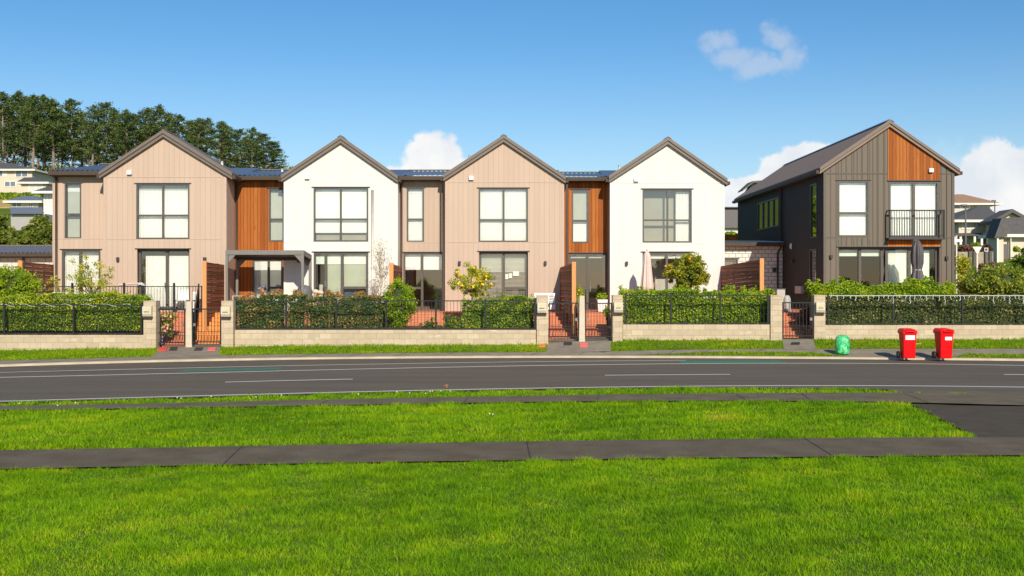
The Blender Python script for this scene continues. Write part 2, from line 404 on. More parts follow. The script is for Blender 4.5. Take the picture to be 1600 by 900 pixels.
# ------------------------------------------------------------------ ground lines (world curves D(x))
def gpt(px, py, z=0.): D = F * (H - z) / (py - HY); return X(px, D), D
def curve(pts, z=0., deg=3):
    px = np.array([p[0] for p in pts], float); py = np.array([p[1] for p in pts], float)
    c = np.polyfit((px - 800) / 800, py, min(deg, len(pts) - 1))
    s = np.linspace(0, 1600, 65); q = np.polyval(c, (s - 800) / 800)
    D = F * (H - z) / (q - HY); x = (s - CX) * D / F
    sl = (D[6] - D[0]) / (x[6] - x[0]); sr = (D[-1] - D[-7]) / (x[-1] - x[-7])
    ex = np.array([-60., -30, -12, -5]); xl = x[0] + ex; Dl = D[0] + ex * sl * .6
    er = -ex[::-1]; xr = x[-1] + er; Dr = D[-1] + er * sr * .6
    return np.concatenate([xl, x, xr]), np.concatenate([Dl, D, Dr])
def at(cv, x): return np.interp(x, cv[0], cv[1])
P1N = curve([(0, 733), (400, 726), (800, 719), (1200, 715), (1600, 711.5)])
P1F = curve([(0, 704), (400, 697), (800, 690), (1200, 685.5), (1600, 683)])
P2N = curve([(0, 640), (200, 640), (400, 635.5), (600, 631), (800, 628), (1000, 627), (1200, 626), (1400, 630), (1600, 633)])
P2F = curve([(0, 635), (200, 631), (400, 627.5), (600, 622), (800, 618.5), (1000, 616), (1200, 614.5), (1400, 614), (1600, 615.5)])
EDGE = curve([(0, 627), (200, 622), (400, 616.5), (600, 611), (800, 607), (1000, 604.5), (1200, 603), (1400, 603), (1600, 605)])
ROADN = curve([(0, 629), (200, 624), (400, 618.5), (600, 613), (800, 609), (1000, 607), (1200, 606), (1400, 609.5), (1600, 614)])
CEN = curve([(0, 608), (350, 597.5), (450, 594.8), (551, 592.2), (945, 586.3), (1040, 585.6), (1141, 585.3), (1600, 585.5)])
LA = curve([(0, 589.5), (200, 586), (400, 580.5), (600, 575.5), (800, 572), (1000, 569), (1200, 567.6), (1400, 568.8), (1600, 571)])
LB = curve([(0, 582), (200, 577.5), (400, 572.2), (600, 568.5), (800, 566), (1000, 563.8), (1200, 562.6), (1600, 566)])
KB = curve([(0, 572.8), (200, 567.6), (400, 563), (600, 560.3), (800, 558.8), (1000, 558.8), (1200, 560.6), (1400, 562.6), (1600, 563.6)])
def sheet(name, a, b, x0, x1, z, mat, n=160):
    m = MB(); xs = np.linspace(x0, x1, n)
    ya, yb = (a(xs) if callable(a) else at(a, xs)), (b(xs) if callable(b) else at(b, xs))
    m.v = [(float(x), float(y), z) for x, y in zip(xs, ya)] + [(float(x), float(y), z) for x, y in zip(xs, yb)]
    for i in range(n - 1): m.f.append((i, i + 1, n + i + 1, n + i)); m.m.append(0)
    return m.build(name, mat)
off = lambda cv, d: (cv[0], cv[1] + d)
# terrain, one sheet to the horizon
def terr(x, y):
    prof = np.interp(y, [0, 44, 58, 60, 70, 80, 100, 130, 250, 320, 700, 1500], [-.03, -.03, .9, 1.2, 3.0, 4.1, 8, 13, 25.5, 26, 4, 0])
    r = x / np.maximum(y, 1)
    cap = np.interp(r, [-.35, -.2, .0, .15, .6], [27.5, 25.5, 9.5, 6., 5.])
    return np.where(y < 44, -.03, np.minimum(prof, cap))
xs = np.concatenate([np.linspace(-900, -130, 12), np.linspace(-120, 120, 97), np.linspace(130, 900, 12)])
ys = np.concatenate([np.linspace(-300, 40, 12), np.linspace(44, 150, 54), np.linspace(160, 700, 40), [900, 1200, 2500]])
gx, gy = np.meshgrid(xs, ys); gz = terr(gx, gy)
mb = MB(); mb.v = [(float(a), float(b), float(c)) for a, b, c in zip(gx.ravel(), gy.ravel(), gz.ravel())]
nx = len(xs)
for j in range(len(ys) - 1):
    for i in range(nx - 1): mb.f.append((j * nx + i, j * nx + i + 1, (j + 1) * nx + i + 1, (j + 1) * nx + i)); mb.m.append(0)
struct(mb.build('ground', 'grass_base', smooth=True))
struct(sheet('road', ROADN, off(KB, .02), -60, 70, 0., 'road'))
struct(sheet('footpath', P1N, P1F, -60, 70, .004, 'path'))
struct(sheet('concrete_path', P2N, P2F, -60, 70, .004, 'pale_path'))
# driveway on the right: dark asphalt between the two paths, and the crossing apron to the road
d0 = gpt(1527, 683); d1 = gpt(1425, 632); d2 = gpt(1385, 608.5)
mb = MB()
mb.quad((d0[0], d0[1], .001), (60, at(P1F, 60.), .001), (60, at(P2N, 60.), .001), (d1[0], d1[1], .001))
struct(mb.build('driveway', 'drive'))
struct(sheet('driveway_apron', P2F, ROADN, d2[0], 60, .003, 'pale_path'))
# joints in the paths (thin dark gaps)
mb = MB()
def joint(pa, pb, w=.02, z=.0075):
    a = gpt(*pa); b = gpt(*pb); d = Vector((b[0] - a[0], b[1] - a[1], 0)).normalized(); n = Vector((-d.y, d.x, 0)) * w / 2
    A = Vector((a[0], a[1], z)); B = Vector((b[0], b[1], z)); mb.quad(A - n, B - n, B + n, A + n)
for q in (((348, 727), (378, 698)), ((829, 718.5), (823, 690)), ((1303, 714), (1258, 686)), ((499, 633), (513, 625)), ((725, 629), (732, 620)), ((932, 627), (936, 617)), ((1165, 625), (1150, 616)), ((1265, 624), (1252, 615.5)), ((1452, 630), (1412, 615))):
    joint(*q)
struct(mb.build('path_joint', 'slot'))
# painted lines
def line(cv, w, x0, x1, z, mat='line_paint'):
    o = sheet('road_marking', off(cv, -w / 2), off(cv, w / 2), x0, x1, z, mat); struct(o); return o
line(EDGE, .11, -55, 60, .004); line(LA, .12, -55, 60, .004); line(LB, .10, -55, gpt(1072, 563.5)[0], .004)
for a, b in ((-245, -44), (350, 551), (945, 1141), (1568, 1764)):
    xa, xb = X(a, at(CEN, X(a, 27.5))), X(b, at(CEN, X(b, 28)))
    line(CEN, .11, xa, xb, .004)
line(((LA[0]), (LA[1] + LB[1]) / 2), .75, X(285, 29.8), X(442, 30.8), .0035, 'line_green')
line(((LA[0]), LA[1] + .62), 1.05, X(1063, 32.6), X(1228, 32.8), .0035, 'line_green')

# ------------------------------------------------------------------ far kerb, verge
WALLD = (np.array([-60, -13., -9.8, -9.5, 3.3, 3.5, 20, 60]), np.array([36.6, 36.8, 36.9, 37.3, 37.4, 37.8, 38., 38.]))
WALLZ = (np.array([-60, -17.3, -9.8, -5, 1, 4, 10, 18, 60]), np.array([.05, .09, .20, .25, .27, .40, .41, .41, .41]))
def zv(x, y):
    k = at(KB, x) + .15; w = at(WALLD, x); t = np.clip((y - k) / (w - k), 0, 1.6)
    return .07 + (at(WALLZ, x) - .07) * t
xs = np.linspace(-60, 60, 241)
mb = MB(); k = at(KB, xs); nn = len(xs)
rows = [(k, 0 * xs - .02), (k + .03, 0 * xs + .055), (k + .15, 0 * xs + .07)]
for yy, zz in rows: mb.v += [(float(a), float(b), float(c)) for a, b, c in zip(xs, yy, zz)]
for j in range(2):
    for i in range(nn - 1): mb.f.append((j * nn + i, j * nn + i + 1, (j + 1) * nn + i + 1, (j + 1) * nn + i)); mb.m.append(0)
struct(mb.build('kerb', 'kerb'))
mb = MB()
for t in np.linspace(0, 1.12, 9):
    y = (k + .15) + (at(WALLD, xs) - k - .15) * t
    mb.v += [(float(a), float(b), float(c)) for a, b, c in zip(xs, y, zv(xs, y))]
for j in range(8):
    for i in range(nn - 1): mb.f.append((j * nn + i, j * nn + i + 1, (j + 1) * nn + i + 1, (j + 1) * nn + i)); mb.m.append(0)
struct(mb.build('verge', 'grass_base'))
def vhit(px, py):
    a, b = 28., 44.          # bisection on the height of the sight line over the verge
    for _ in range(40):
        D = (a + b) / 2
        if Z(py, D) > float(zv(X(px, D), D)): a = D
        else: b = D
    return X(px, D), D
def vpatch(name, poly, dz, mat, sub=8):
    """poly: 4 photo corners near-left, near-right, far-right, far-left laid on the verge"""
    p = [vhit(*q) for q in poly]; mb = MB()
    for j in range(sub + 1):
        t = j / sub
        for i in range(sub + 1):
            s = i / sub
            a = [p[0][q] * (1 - s) + p[1][q] * s for q in (0, 1)]; b = [p[3][q] * (1 - s) + p[2][q] * s for q in (0, 1)]
            x = a[0] * (1 - t) + b[0] * t; y = a[1] * (1 - t) + b[1] * t
            mb.v.append((x, y, float(zv(x, y)) + dz))
    for j in range(sub):
        for i in range(sub): n0 = j * (sub + 1) + i; mb.f.append((n0, n0 + 1, n0 + sub + 2, n0 + sub + 1)); mb.m.append(0)
    return mb.build(name, mat)
# strip of concrete footpath behind the kerb
_fx = [vhit(a_, b_) for a_, b_ in ((0, 563.6), (200, 558.6), (400, 554.4), (600, 551.8), (800, 550.4), (950, 549.0), (1060, 546.6), (1200, 545.6), (1400, 545.3), (1600, 545.3))]
FPB = (np.array([-60.] + [q[0] for q in _fx] + [60.]), np.array([_fx[0][1] - 6] + [q[1] for q in _fx] + [_fx[-1][1] - 1.5]))
def vsheet(name, fa, fb, x0, x1, dz, mat, n=120, rows=3):
    mb = MB(); xs = np.linspace(x0, x1, n); a = fa(xs); b = fb(xs)
    for j in range(rows + 1):
        y = a + (b - a) * j / rows; mb.v += [(float(q), float(w), float(e)) for q, w, e in zip(xs, y, zv(xs, y) + dz)]
    for j in range(rows):
        for i in range(n - 1): mb.f.append((j * n + i, j * n + i + 1, (j + 1) * n + i + 1, (j + 1) * n + i)); mb.m.append(0)
    return mb.build(name, mat)
XL = 3.85
fpn = lambda x: np.interp(x, [-60, XL, XL + 3, 9.9, 10.6, 13.6, 14.4, 60], [0, 0, .75, .75, 0, 0, .8, .8]) + at(KB, x) + .15
fpb = lambda x: at(FPB, x)
struct(vsheet('roadside_footpath', fpn, fpb, -60, 60, .004, 'footpath_dark'))
mb = MB()
for pxx in (18, 95, 175, 468, 545, 615, 690, 828, 903, 1048, 1105, 1190):
    x, y = vhit(pxx, 556); y0 = float(fpn(np.array(x))); y1 = float(fpb(np.array(x)))
    mb.hexa([(x, y0, .03), (x + .025, y0, .03), (x + .34, y1, .03), (x + .315, y1, .03)], [(x, y0, float(zv(x, y0)) + .007), (x + .025, y0, float(zv(x, y0)) + .007), (x + .34, y1, float(zv(x, y1)) + .007), (x + .315, y1, float(zv(x, y1)) + .007)])
struct(mb.build('footpath_joint', 'slot'))
APR = []
for nm, poly in (('gate_path', ((232, 561), (343, 556), (345, 536), (258, 540))), ('gate_path', ((853, 552), (954, 549), (956, 529), (857, 531))), ('gate_path', ((1225, 547), (1275, 546), (1271, 530), (1222, 530)))):
    struct(vpatch(nm, poly, .010, 'footpath_dark')); APR.append([vhit(*q) for q in poly])
def cover(poly, mat, label, grp='utility covers set in the gate paths'):
    o = vpatch('utility_cover', poly, .018, mat, 2); s = o.modifiers.new('Solid', 'SOLIDIFY'); s.thickness = .02; s.offset = 1
    tag(o, label, 'utility cover', grp)
cover(((246, 549.5), (259, 549.5), (262, 544), (249, 544)), 'cover_red', 'bright red square utility cover before the leftmost gate')
cover(((264, 548.5), (276, 548.5), (278, 544), (267, 544)), 'cover_black', 'black toby cover beside the bright red cover')
cover(((303, 548.5), (315, 548.5), (318, 544.5), (306, 544.5)), 'cover_black', 'black toby cover before the gate of the orange steps')
cover(((324, 549), (336, 549), (338, 544), (327, 544)), 'cover_pink', 'faded pink utility cover at the lawn edge before the orange steps gate')
cover(((881, 540), (893, 540), (894, 536), (881, 536)), 'cover_black', 'black toby cover before the gate right of the third letterbox')
cover(((905.5, 543.5), (918.5, 543.5), (918.5, 537.5), (906.5, 537.5)), 'cover_pink', 'pink utility cover before the concrete post of the middle gates')
cover(((1236, 539.5), (1249, 539.5), (1250, 536.3), (1237, 536.3)), 'cover_black', 'black toby cover before the single gate by the dark house')
cover(((841, 543.5), (852, 543.5), (853.5, 539), (842, 539)), 'cover_orange', 'orange utility lid lying in the grass beside the middle gate path')

# ------------------------------------------------------------------ grass blades
def in_quad(x, y, q):
    ins = np.ones_like(x, bool)
    for i in range(4):
        (x0, y0), (x1, y1) = q[i], q[(i + 1) % 4]; ins &= ((x1 - x0) * (y - y0) - (y1 - y0) * (x - x0)) >= -.02
    return ins
def blades(name, x, y, z, h, w, mat, label, lean=.75):
    n = len(x); a = RNG.uniform(0, 6.283, n); b = RNG.uniform(0, 6.283, n); ln = RNG.uniform(0, lean, n) * h * 1.6
    base = np.stack([x, y, z - .01], 1)
    side = np.stack([np.cos(a), np.sin(a), 0 * a], 1) * (w * RNG.uniform(.6, 1.2, n))[:, None] * .5
    tipd = np.stack([np.cos(b) * ln, np.sin(b) * ln, h], 1)
    v = np.empty((n, 4, 3)); v[:, 0] = base - side; v[:, 1] = base + side
    v[:, 2] = base + tipd; v[:, 3] = base + tipd * .45 - side * 1.2 - np.array([0, 0, .0])
    rnd = np.clip(.44 + .17 * snoise(x, y, 3, 1.1) + .17 * snoise(x, y, 9, 4.) + .13 * snoise(x, y, 12, 14.) + RNG.normal(0, .17, n) + .5 * np.clip(snoise(x, y, 17, 1.7) - .62, 0, 1), 0, 1)
    # quad base,base,tip,mid
    vv = v[:, [0, 1, 2, 3]].reshape(-1, 3)
    o = np_obj(name, vv, 4, mat, None, rnd, (float(x.mean()), float(y.mean()), 0.))
    o['label'] = label; o['category'] = 'grass'; o['kind'] = 'stuff'
    return o
def scatter(n, D0, D1, pad=1.3):
    D = np.sqrt(RNG.uniform(D0 ** 2, D1 ** 2, n)); px = RNG.uniform(-330, 1930, n); return (px - CX) * D / F, D
def tuft_h(x, y, base, amp, seed): return base * (1 + amp * snoise(x, y, seed, 3.2) + .5 * snoise(x, y, seed + 1, 9.)) * RNG.uniform(.55, 1.25, len(x))
x, y = scatter(400000, 7.6, 16.1)
e = .07 * snoise(x, y * 0, 21, 9); ok = y < at(P1N, x) + e + .05; x, y = x[ok], y[ok]
blades('lawn_grass', x, y, 0 * x - .02, np.clip(tuft_h(x, y, .048, .5, 31), .022, .11), .0075, 'grass', 'bright green lawn filling the bottom of the photo before the asphalt path')
x, y = scatter(230000, 15.9, 23.2)
diag = d0[0] + (y - d0[1]) * (d1[0] - d0[0]) / (d1[1] - d0[1])
e = .06 * snoise(x, 0 * y, 22, 8)
ok = (y > at(P1F, x) + .02 + e * .5) & (y < at(P2N, x) - .02 + e) & (x < diag + e)
x, y = x[ok], y[ok]
blades('lawn_grass', x, y, 0 * x - .02, np.clip(tuft_h(x, y, .06, .5, 41), .025, .13), .012, 'grass', 'green lawn between the asphalt path and the narrow concrete path')
x, y = scatter(110000, 21.5, 26.6)
e = .05 * snoise(x, 0 * y, 23, 7)
ok = (y > at(P2F, x) + .01 + e) & (y < at(ROADN, x) + .02 + e) & (x < d2[0] - .2 + (at(ROADN, x) - y) * .4)
x, y = x[ok], y[ok]
blades('lawn_grass', x, y, 0 * x - .02, np.clip(tuft_h(x, y, .06, .4, 51), .03, .15) + .05 * np.exp(-((x - 3.9) / .8) ** 2), .016, 'grass', 'thin strip of grass along the near edge of the road')
x, y = scatter(260000, 30.4, 38.2)
e = .06 * snoise(x, 0 * y, 24, 5); k = at(KB, x) + .15
fb = fpb(x); fn = fpn(x)
ok = (y < at(WALLD, x) + .02) & (((y > fb + .02 + e)) | ((y > k + .02) & (y < fn - .02 + e * .3)))
for q in APR:
    ok &= ~in_quad(x, y, q)
ok &= ~((y > fb) & (x > vhit(345, 540)[0]) & (x < vhit(853, 545)[0]) & (y < fb + .0))
x, y = x[ok], y[ok]
hh = np.clip(tuft_h(x, y, .062, .5, 61), .03, .16) + .07 * np.exp(-((at(WALLD, x) - y) / .12) ** 2) * RNG.uniform(0, 1, len(x))
blades('verge_grass', x, y, zv(x, y), hh, .021, 'grass_far', 'grass verge between the roadside footpath and the block garden walls')
# bits of grass in the crack of the driveway apron
x = RNG.uniform(gpt(1430, 615)[0], gpt(1600, 615)[0], 500); y = at(P2F, x) + RNG.normal(0, .03, 500)
sel = snoise(x, y, 77, 3) > .25; x, y = x[sel], y[sel]
blades('crack_grass', x, y, 0 * x, RNG.uniform(.02, .05, len(x)), .02, 'grass_far', 'sparse weeds along the joint of the driveway apron')
# daisies, and fallen leaves
def flowers(pts, mat, r, name, label, cat, z0=.06):
    for (px_, py_) in pts:
        g = gpt(px_, py_, z0); mb = MB(); mb.lathe((g[0], g[1], z0), [(r * .5, 0), (r, .012), (r * .4, .02)], 7)
        tag(mb.build(name, mat), label, cat, label)
flowers([(672, 612), (675.5, 612), (689, 611.5), (703, 611.5), (665, 615.5), (620, 612.5), (640, 614), (277, 622), (283, 623), (330, 620), (118, 630), (90, 634), (30, 631), (400, 621), (440, 618), (560, 617), (765, 647), (770, 648)], 'petal_white', .015, 'daisy', 'tiny white daisy in the grass near the road', 'daisy')
mb = MB(); gx0, gy0 = gpt(697.5, 607.5)
mb.quad((gx0 - .01, gy0, .02), (gx0 + .01, gy0, .02), (gx0 + .045, gy0 + .02, .10), (gx0 - .03, gy0, .10)); mb.quad((gx0 - .08, gy0, .07), (gx0 - .02, gy0 + .01, .055), (gx0 - .02, gy0, .095), (gx0 - .07, gy0 + .02, .09)); mb.tube([(gx0, gy0, -.02), (gx0, gy0, .05)], .004, 5)
tag(mb.build('fallen_leaf', 'dry_leaf'), 'large curled brown leaf standing at the road edge line', 'leaf')
for i in range(26):
    px_ = random.uniform(0, 1600); py_ = random.choice([random.uniform(735, 890), random.uniform(642, 690)]); g = gpt(px_, py_); s_ = random.uniform(.016, .03)
    if py_ < 700 and px_ > 1400: continue
    mb = MB(); z_ = .085; a_ = random.uniform(0, 6); dx, dy = math.cos(a_) * s_, math.sin(a_) * s_
    mb.quad((g[0] - dx, g[1] - dy, z_), (g[0] + dy * .5, g[1] - dx * .5, z_ + .012), (g[0] + dx, g[1] + dy, z_ + .004), (g[0] - dy * .5, g[1] + dx * .5, z_ + .014))
    tag(mb.build('fallen_leaf', 'dry_leaf'), 'small dry brown leaf lying in the lawn grass', 'leaf', 'small dry leaves on the lawn')

# ------------------------------------------------------------------ houses
def opening(hmb, x0, x1, z0, z1, D, dep=.1):     # reveals, appended to a wall mesh
    hmb.quad((x0, D, z0), (x0, D, z1), (x0, D + dep, z1), (x0, D + dep, z0)); hmb.quad((x1, D, z0), (x1, D + dep, z0), (x1, D + dep, z1), (x1, D, z1))
    hmb.quad((x0, D, z1), (x1, D, z1), (x1, D + dep, z1), (x0, D + dep, z1)); hmb.quad((x0, D, z0), (x0, D + dep, z0), (x1, D + dep, z0), (x1, D, z0))
def wall_grid(mb, x0, x1, z0, z1, D, holes, m=0):
    xs = sorted({x0, x1, *[h[0] for h in holes], *[h[1] for h in holes]}); zs = sorted({z0, z1, *[h[2] for h in holes], *[h[3] for h in holes]})
    xs = [v for v in xs if x0 <= v <= x1]; zs = [v for v in zs if z0 <= v <= z1]
    for i in range(len(xs) - 1):
        for j in range(len(zs) - 1):
            cx, cz = (xs[i] + xs[i + 1]) / 2, (zs[j] + zs[j + 1]) / 2
            if any(h[0] < cx < h[1] and h[2] < cz < h[3] for h in holes): continue
            mb.quad((xs[i], D, zs[j]), (xs[i + 1], D, zs[j]), (xs[i + 1], D, zs[j + 1]), (xs[i], D, zs[j + 1]), m=m)
def glazing(parent, kind, r, D, mull=(), trans=(), dep=.04, fm='frame', glass='glass', fills=(), room='room', rdep=2.6, fw=.055, head=True, slats=None, handle=None, label=None, reveal=.1):
    """r = (x0,x1,z0,z1). mull: x positions; trans: (z, xa, xb). fills: (x0,x1,z0,z1,mat,offset)"""
    x0, x1, z0, z1 = r; a, b = D + dep - .05, D + dep + .04
    f = MB()
    f.box(x0, x0 + fw, a, b, z0, z1).box(x1 - fw, x1, a, b, z0, z1).box(x0 + fw, x1 - fw, a, b, z1 - fw, z1).box(x0 + fw, x1 - fw, a, b, z0, z0 + fw)
    for xm in mull: f.box(xm - fw * .6, xm + fw * .6, a + .003, b - .003, z0 + fw, z1 - fw)
    for zt, xa, xb in trans: f.box(xa, xb, a + .006, b - .006, zt - fw * .55, zt + fw * .55)
    if head: f.box(x0 - .07, x1 + .07, D - .05, D - .001, z1 + .004, z1 + .03)
    o = f.build(kind, fm, parent)
    if label: o['label'] = label
    MB().quad((x0 + .01, D + dep, z0 + .01), (x1 - .01, D + dep, z0 + .01), (x1 - .01, D + dep, z1 - .01), (x0 + .01, D + dep, z1 - .01)).build('pane', glass, o)
    for (xa, xb, za, zb, mt, of) in fills:
        if mt == 'curtain':
            n = max(6, int((xb - xa) / .035)); mb = MB()
            for i in range(n):
                u0, u1 = xa + (xb - xa) * i / n, xa + (xb - xa) * (i + 1) / n
                w0, w1 = D + of + .011 * math.sin(i * 2.1), D + of + .011 * math.sin((i + 1) * 2.1)
                mb.quad((u0, w0, za), (u1, w1, za), (u1, w1, zb), (u0, w0, zb))
            mb.build('curtain', mt, o, smooth=True)
        elif mt == 'slats_open':
            mb = MB(); zz = za
            while zz < zb: mb.box(xa, xb, D + of, D + of + .03, zz, zz + .010); zz += .05
            mb.build('blind', 'blind', o)
        else:
            MB().box(xa, xb, D + of, D + of + .012, za, zb).build('blind' if 'blind' in mt else 'screen', mt, o)
    if slats:
        mb = MB(); za, zb = slats; zz = za
        while zz < zb: mb.box(x0 + fw, x1 - fw, D + .12 + .01 * (int(zz * 1000) % 2), D + .145, zz, zz + .0515); zz += .06
        mb.box(x0 + fw, x1 - fw, D + .16, D + .165, za, zb)
        mb.build('blind', 'blind', o)
    if handle:
        MB().box(handle[0] - .015, handle[0] + .015, a - .06, a - .002, handle[1] - .12, handle[1] + .12).build('handle', 'steel', o)
    # room behind the opening
    m = MB(); y0, y1 = b + .03, b + rdep; e = .04
    X0, X1, Z0, Z1 = x0 - e, x1 + e, z0 - e, z1 + e
    m.quad((X0, y1, Z0), (X1, y1, Z0), (X1, y1, Z1), (X0, y1, Z1)); m.quad((X0, y0, Z0), (X0, y1, Z0), (X0, y1, Z1), (X0, y0, Z1)); m.quad((X1, y0, Z0), (X1, y0, Z1), (X1, y1, Z1), (X1, y1, Z0))
    m.quad((X0, y0, Z1), (X0, y1, Z1), (X1, y1, Z1), (X1, y0, Z1)); m.quad((X0, y0, Z0), (X1, y0, Z0), (X1, y1, Z0), (X0, y1, Z0))
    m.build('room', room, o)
    return o
def rect(D, px0, py0, px1, py1): return (X(px0, D), X(px1, D), Z(py1, D), Z(py0, D))
FL = 1.28
def chevron(l, a, r, t): return [l, a, r, (r[0], r[1] - t), (a[0], a[1] - t * 1.05), (l[0], l[1] - t)]
def gable(parent, D, back, wx0, wx1, eave_z, apex, ol, orr, wallm, holes, trim, t=.24, zb=FL - .2, sidem=None, belts=(), roofm='barge', two=None):
    mb = MB(); wa = (apex[0], apex[1] - t * 1.05); deep = back; back = D + 1.5
    # wall height under the roof at each side
    sl = (wa[1] - (ol[1] - t)) / (wa[0] - ol[0]); sr = (wa[1] - (orr[1] - t)) / (orr[0] - wa[0])
    zl = wa[1] - sl * (wa[0] - wx0); zr = wa[1] - sr * (wx1 - wa[0]); ze = min(zl, zr) - .02
    wall_grid(mb, wx0, wx1, zb, ze, D, holes)
    mb.quad((wx0, D, ze), (wx1, D, ze), (wx1, D, zr), (wa[0], D, wa[1]), (wx0, D, zl))
    for h in holes: opening(mb, *h, D)
    mb.quad((wx0, D, zb), (wx0, D, zl), (wx0, back, zl), (wx0, back, zb), m=1 if sidem else 0)
    mb.quad((wx1, D, zb), (wx1, back, zb), (wx1, back, zr), (wx1, D, zr), m=1 if sidem else 0)
    mb.quad((wx0, back, zb), (wx0, back, zl), (wa[0], back, wa[1]), (wx1, back, zr), (wx1, back, zb))
    mb.build('wall', [wallm, sidem] if sidem else [wallm], parent)
    rf = MB().prism(chevron(ol, apex, orr, t), D - .14, back + .1).build('roof', roofm, parent)
    MB().prism(chevron((ol[0], ol[1] - .03), (apex[0], apex[1] - .03), (orr[0], orr[1] - .03), t * .42), D - .19, D - .141).build('barge_board', 'barge', rf)
    MB().box(ol[0] - .12, ol[0] - .002, D - .1, back, ol[1] - t * .9, ol[1] - t * .45).build('gutter', 'gutter', rf)
    MB().box(orr[0] + .002, orr[0] + .12, D - .1, back, orr[1] - t * .9, orr[1] - t * .45).build('gutter', 'gutter', rf)
    MB().prism([(apex[0] - .13, apex[1] - .06), (apex[0], apex[1] + .025), (apex[0] + .13, apex[1] - .06), (apex[0], apex[1] + .004)], D - .15, back + .1).build('ridge_cap', roofm, rf)
    zt = zl - .05; m = MB(); m.box(wx0 + .01, wx1 - .01, back + .002, deep, zb, zt); m.build('rear_wall', wallm, parent)
    m = MB(); q = [(back + .11, zt + .02), (back + 3.6, 7.36), (back + 4.2, 7.36), (deep + .3, zt + .02)]; n_ = len(q)
    m.v = [(wx0 - .0, a_, b_) for a_, b_ in q] + [(wx1 + .0, a_, b_) for a_, b_ in q]; m.f = [(3, 2, 1, 0), (4, 5, 6, 7), (0, 1, 5, 4), (1, 2, 6, 5), (2, 3, 7, 6), (3, 0, 4, 7)]; m.m = [0] * 6
    m.build('rear_roof', 'roof_blue', parent)
    m = MB()
    for bz, b0, b1 in belts: m.box(b0, b1, D - .012, D - .001, bz - .018, bz + .018)
    m.box(wx0 + .0, wx0 + .085, D - .02, D - .001, zb, zl - .03); m.box(wx1 - .085, wx1, D - .02, D - .001, zb, zr - .03)
    m.build('trim', trim, parent)
    return zl, zr
def vent_box(parent, px, py, D): MB().box(X(px, D) - .09, X(px, D) + .09, D - .12, D - .002, Z(py, D) - .08, Z(py, D) + .08).build('wall_vent', 'white_paint', parent, bevel=.015)
def wall_light(parent, px, py, D):
    o = MB().box(X(px, D) - .05, X(px, D) + .05, D - .12, D - .03, Z(py, D) - .075, Z(py, D) + .075).box(X(px, D) - .035, X(px, D) + .035, D - .03, D - .002, Z(py, D) - .05, Z(py, D) + .05).build('wall_light', 'frame_dark', parent, bevel=.01)
def pipe(parent, pts, mat='gutter', r=.045, name='downpipe'): MB().tube(pts, r, 10).build(name, mat, parent, smooth=True)
def link_block(parent, D, x0, x1, zt, wallm, holes, roof=(None,), trim=None, ridge_z=7.35, back=52, zb=FL - .2, belt=None):
    mb = MB(); wall_grid(mb, x0, x1, zb, zt, D, holes)
    for h in holes: opening(mb, *h, D)
    mb.quad((x0, D, zb), (x0, D, zt), (x0, back, zt), (x0, back, zb)); mb.quad((x1, D, zb), (x1, back, zb), (x1, back, zt), (x1, D, zt))
    mb.build('link_wall', wallm, parent)
    e = D - .35; rd = D + 5.0
    m = MB(); n = max(3, int((x1 - x0) / .19)); zt2 = zt + .10
    for i in range(n):      # trapezoidal roofing ribs
        a = x0 + (x1 - x0) * i / n; b = x0 + (x1 - x0) * (i + 1) / n; w = b - a
        for (u0, u1, h0, h1) in ((0, .62, 0, 0), (.62, .72, 0, .035), (.72, .9, .035, .035), (.9, 1, .035, 0)):
            m.quad((a + w * u0, e, zt2 + h0), (a + w * u1, e, zt2 + h1), (a + w * u1, rd, ridge_z + h1), (a + w * u0, rd, ridge_z + h0))
    m.quad((x0, e, zt2 - .01), (x0, rd, ridge_z - .01), (x0, rd, zt), (x0, e, zt)); m.quad((x1, e, zt2 - .01), (x1, e, zt), (x1, rd, zt), (x1, rd, ridge_z - .01))
    ro = m.build('link_roof', 'roof_blue', parent)
    MB().box(x0, x1, rd - .1, rd + .1, ridge_z + .036, ridge_z + .08).build('ridge_cap', 'barge', ro)
    MB().box(x0 + .002, x1 - .002, D - .45, D - .30, zt - .09, zt + .075).build('gutter', 'gutter', ro, bevel=.02)
    MB().box(x0 + .002, x1 - .002, D - .299, D - .001, zt - .10, zt - .05).build('soffit', 'gutter', ro)
    if belt: MB().box(x0, x1, D - .012, D - .001, belt - .015, belt + .015).build('trim', trim, parent)
def mk(D, *a): return rect(D, *a)

# ---- house one (far left, tan gable standing forward)
D = 42.0; Dl = 42.8
h1 = thing('terraced_house', 'leftmost terraced house, tan gable with lace curtains and a narrow tan side wing', 'house', (X(256, D), D, FL), 'terraced houses in a row')
W = mk(D, 213, 287, 296, 373.5); S = mk(D, 214, 389, 296, 483)
ap = (X(256.5, D), Z(203, D)); ol = (X(157, D), Z(268.5, D)); orr = (X(364, D), Z(270, D))
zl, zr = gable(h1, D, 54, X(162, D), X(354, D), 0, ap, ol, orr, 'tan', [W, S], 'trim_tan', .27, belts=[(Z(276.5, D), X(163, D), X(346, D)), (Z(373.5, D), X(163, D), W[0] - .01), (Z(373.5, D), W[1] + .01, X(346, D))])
xm = X(254.5, D)
glazing(h1, 'window', W, D, [xm], [(Z(336.5, D), W[0], W[1])], fills=[(W[0] + .06, W[1] - .06, Z(371, D), Z(297, D), 'curtain', .16), (W[0] + .05, W[1] - .05, Z(296.8, D), Z(289, D), 'blind_grey', .2)], room='room_light')
glazing(h1, 'sliding_door', S, D, [X(258.5, D)], [], dep=.24, fw=.09, fills=[(X(223, D), S[1] - .06, FL + .02, Z(399.5, D), 'curtain', .36)], room='room_light', head=True, handle=(X(256, D), FL + 1.))
vent_box(h1, 203, 270, D); wall_light(h1, 185, 405, D)
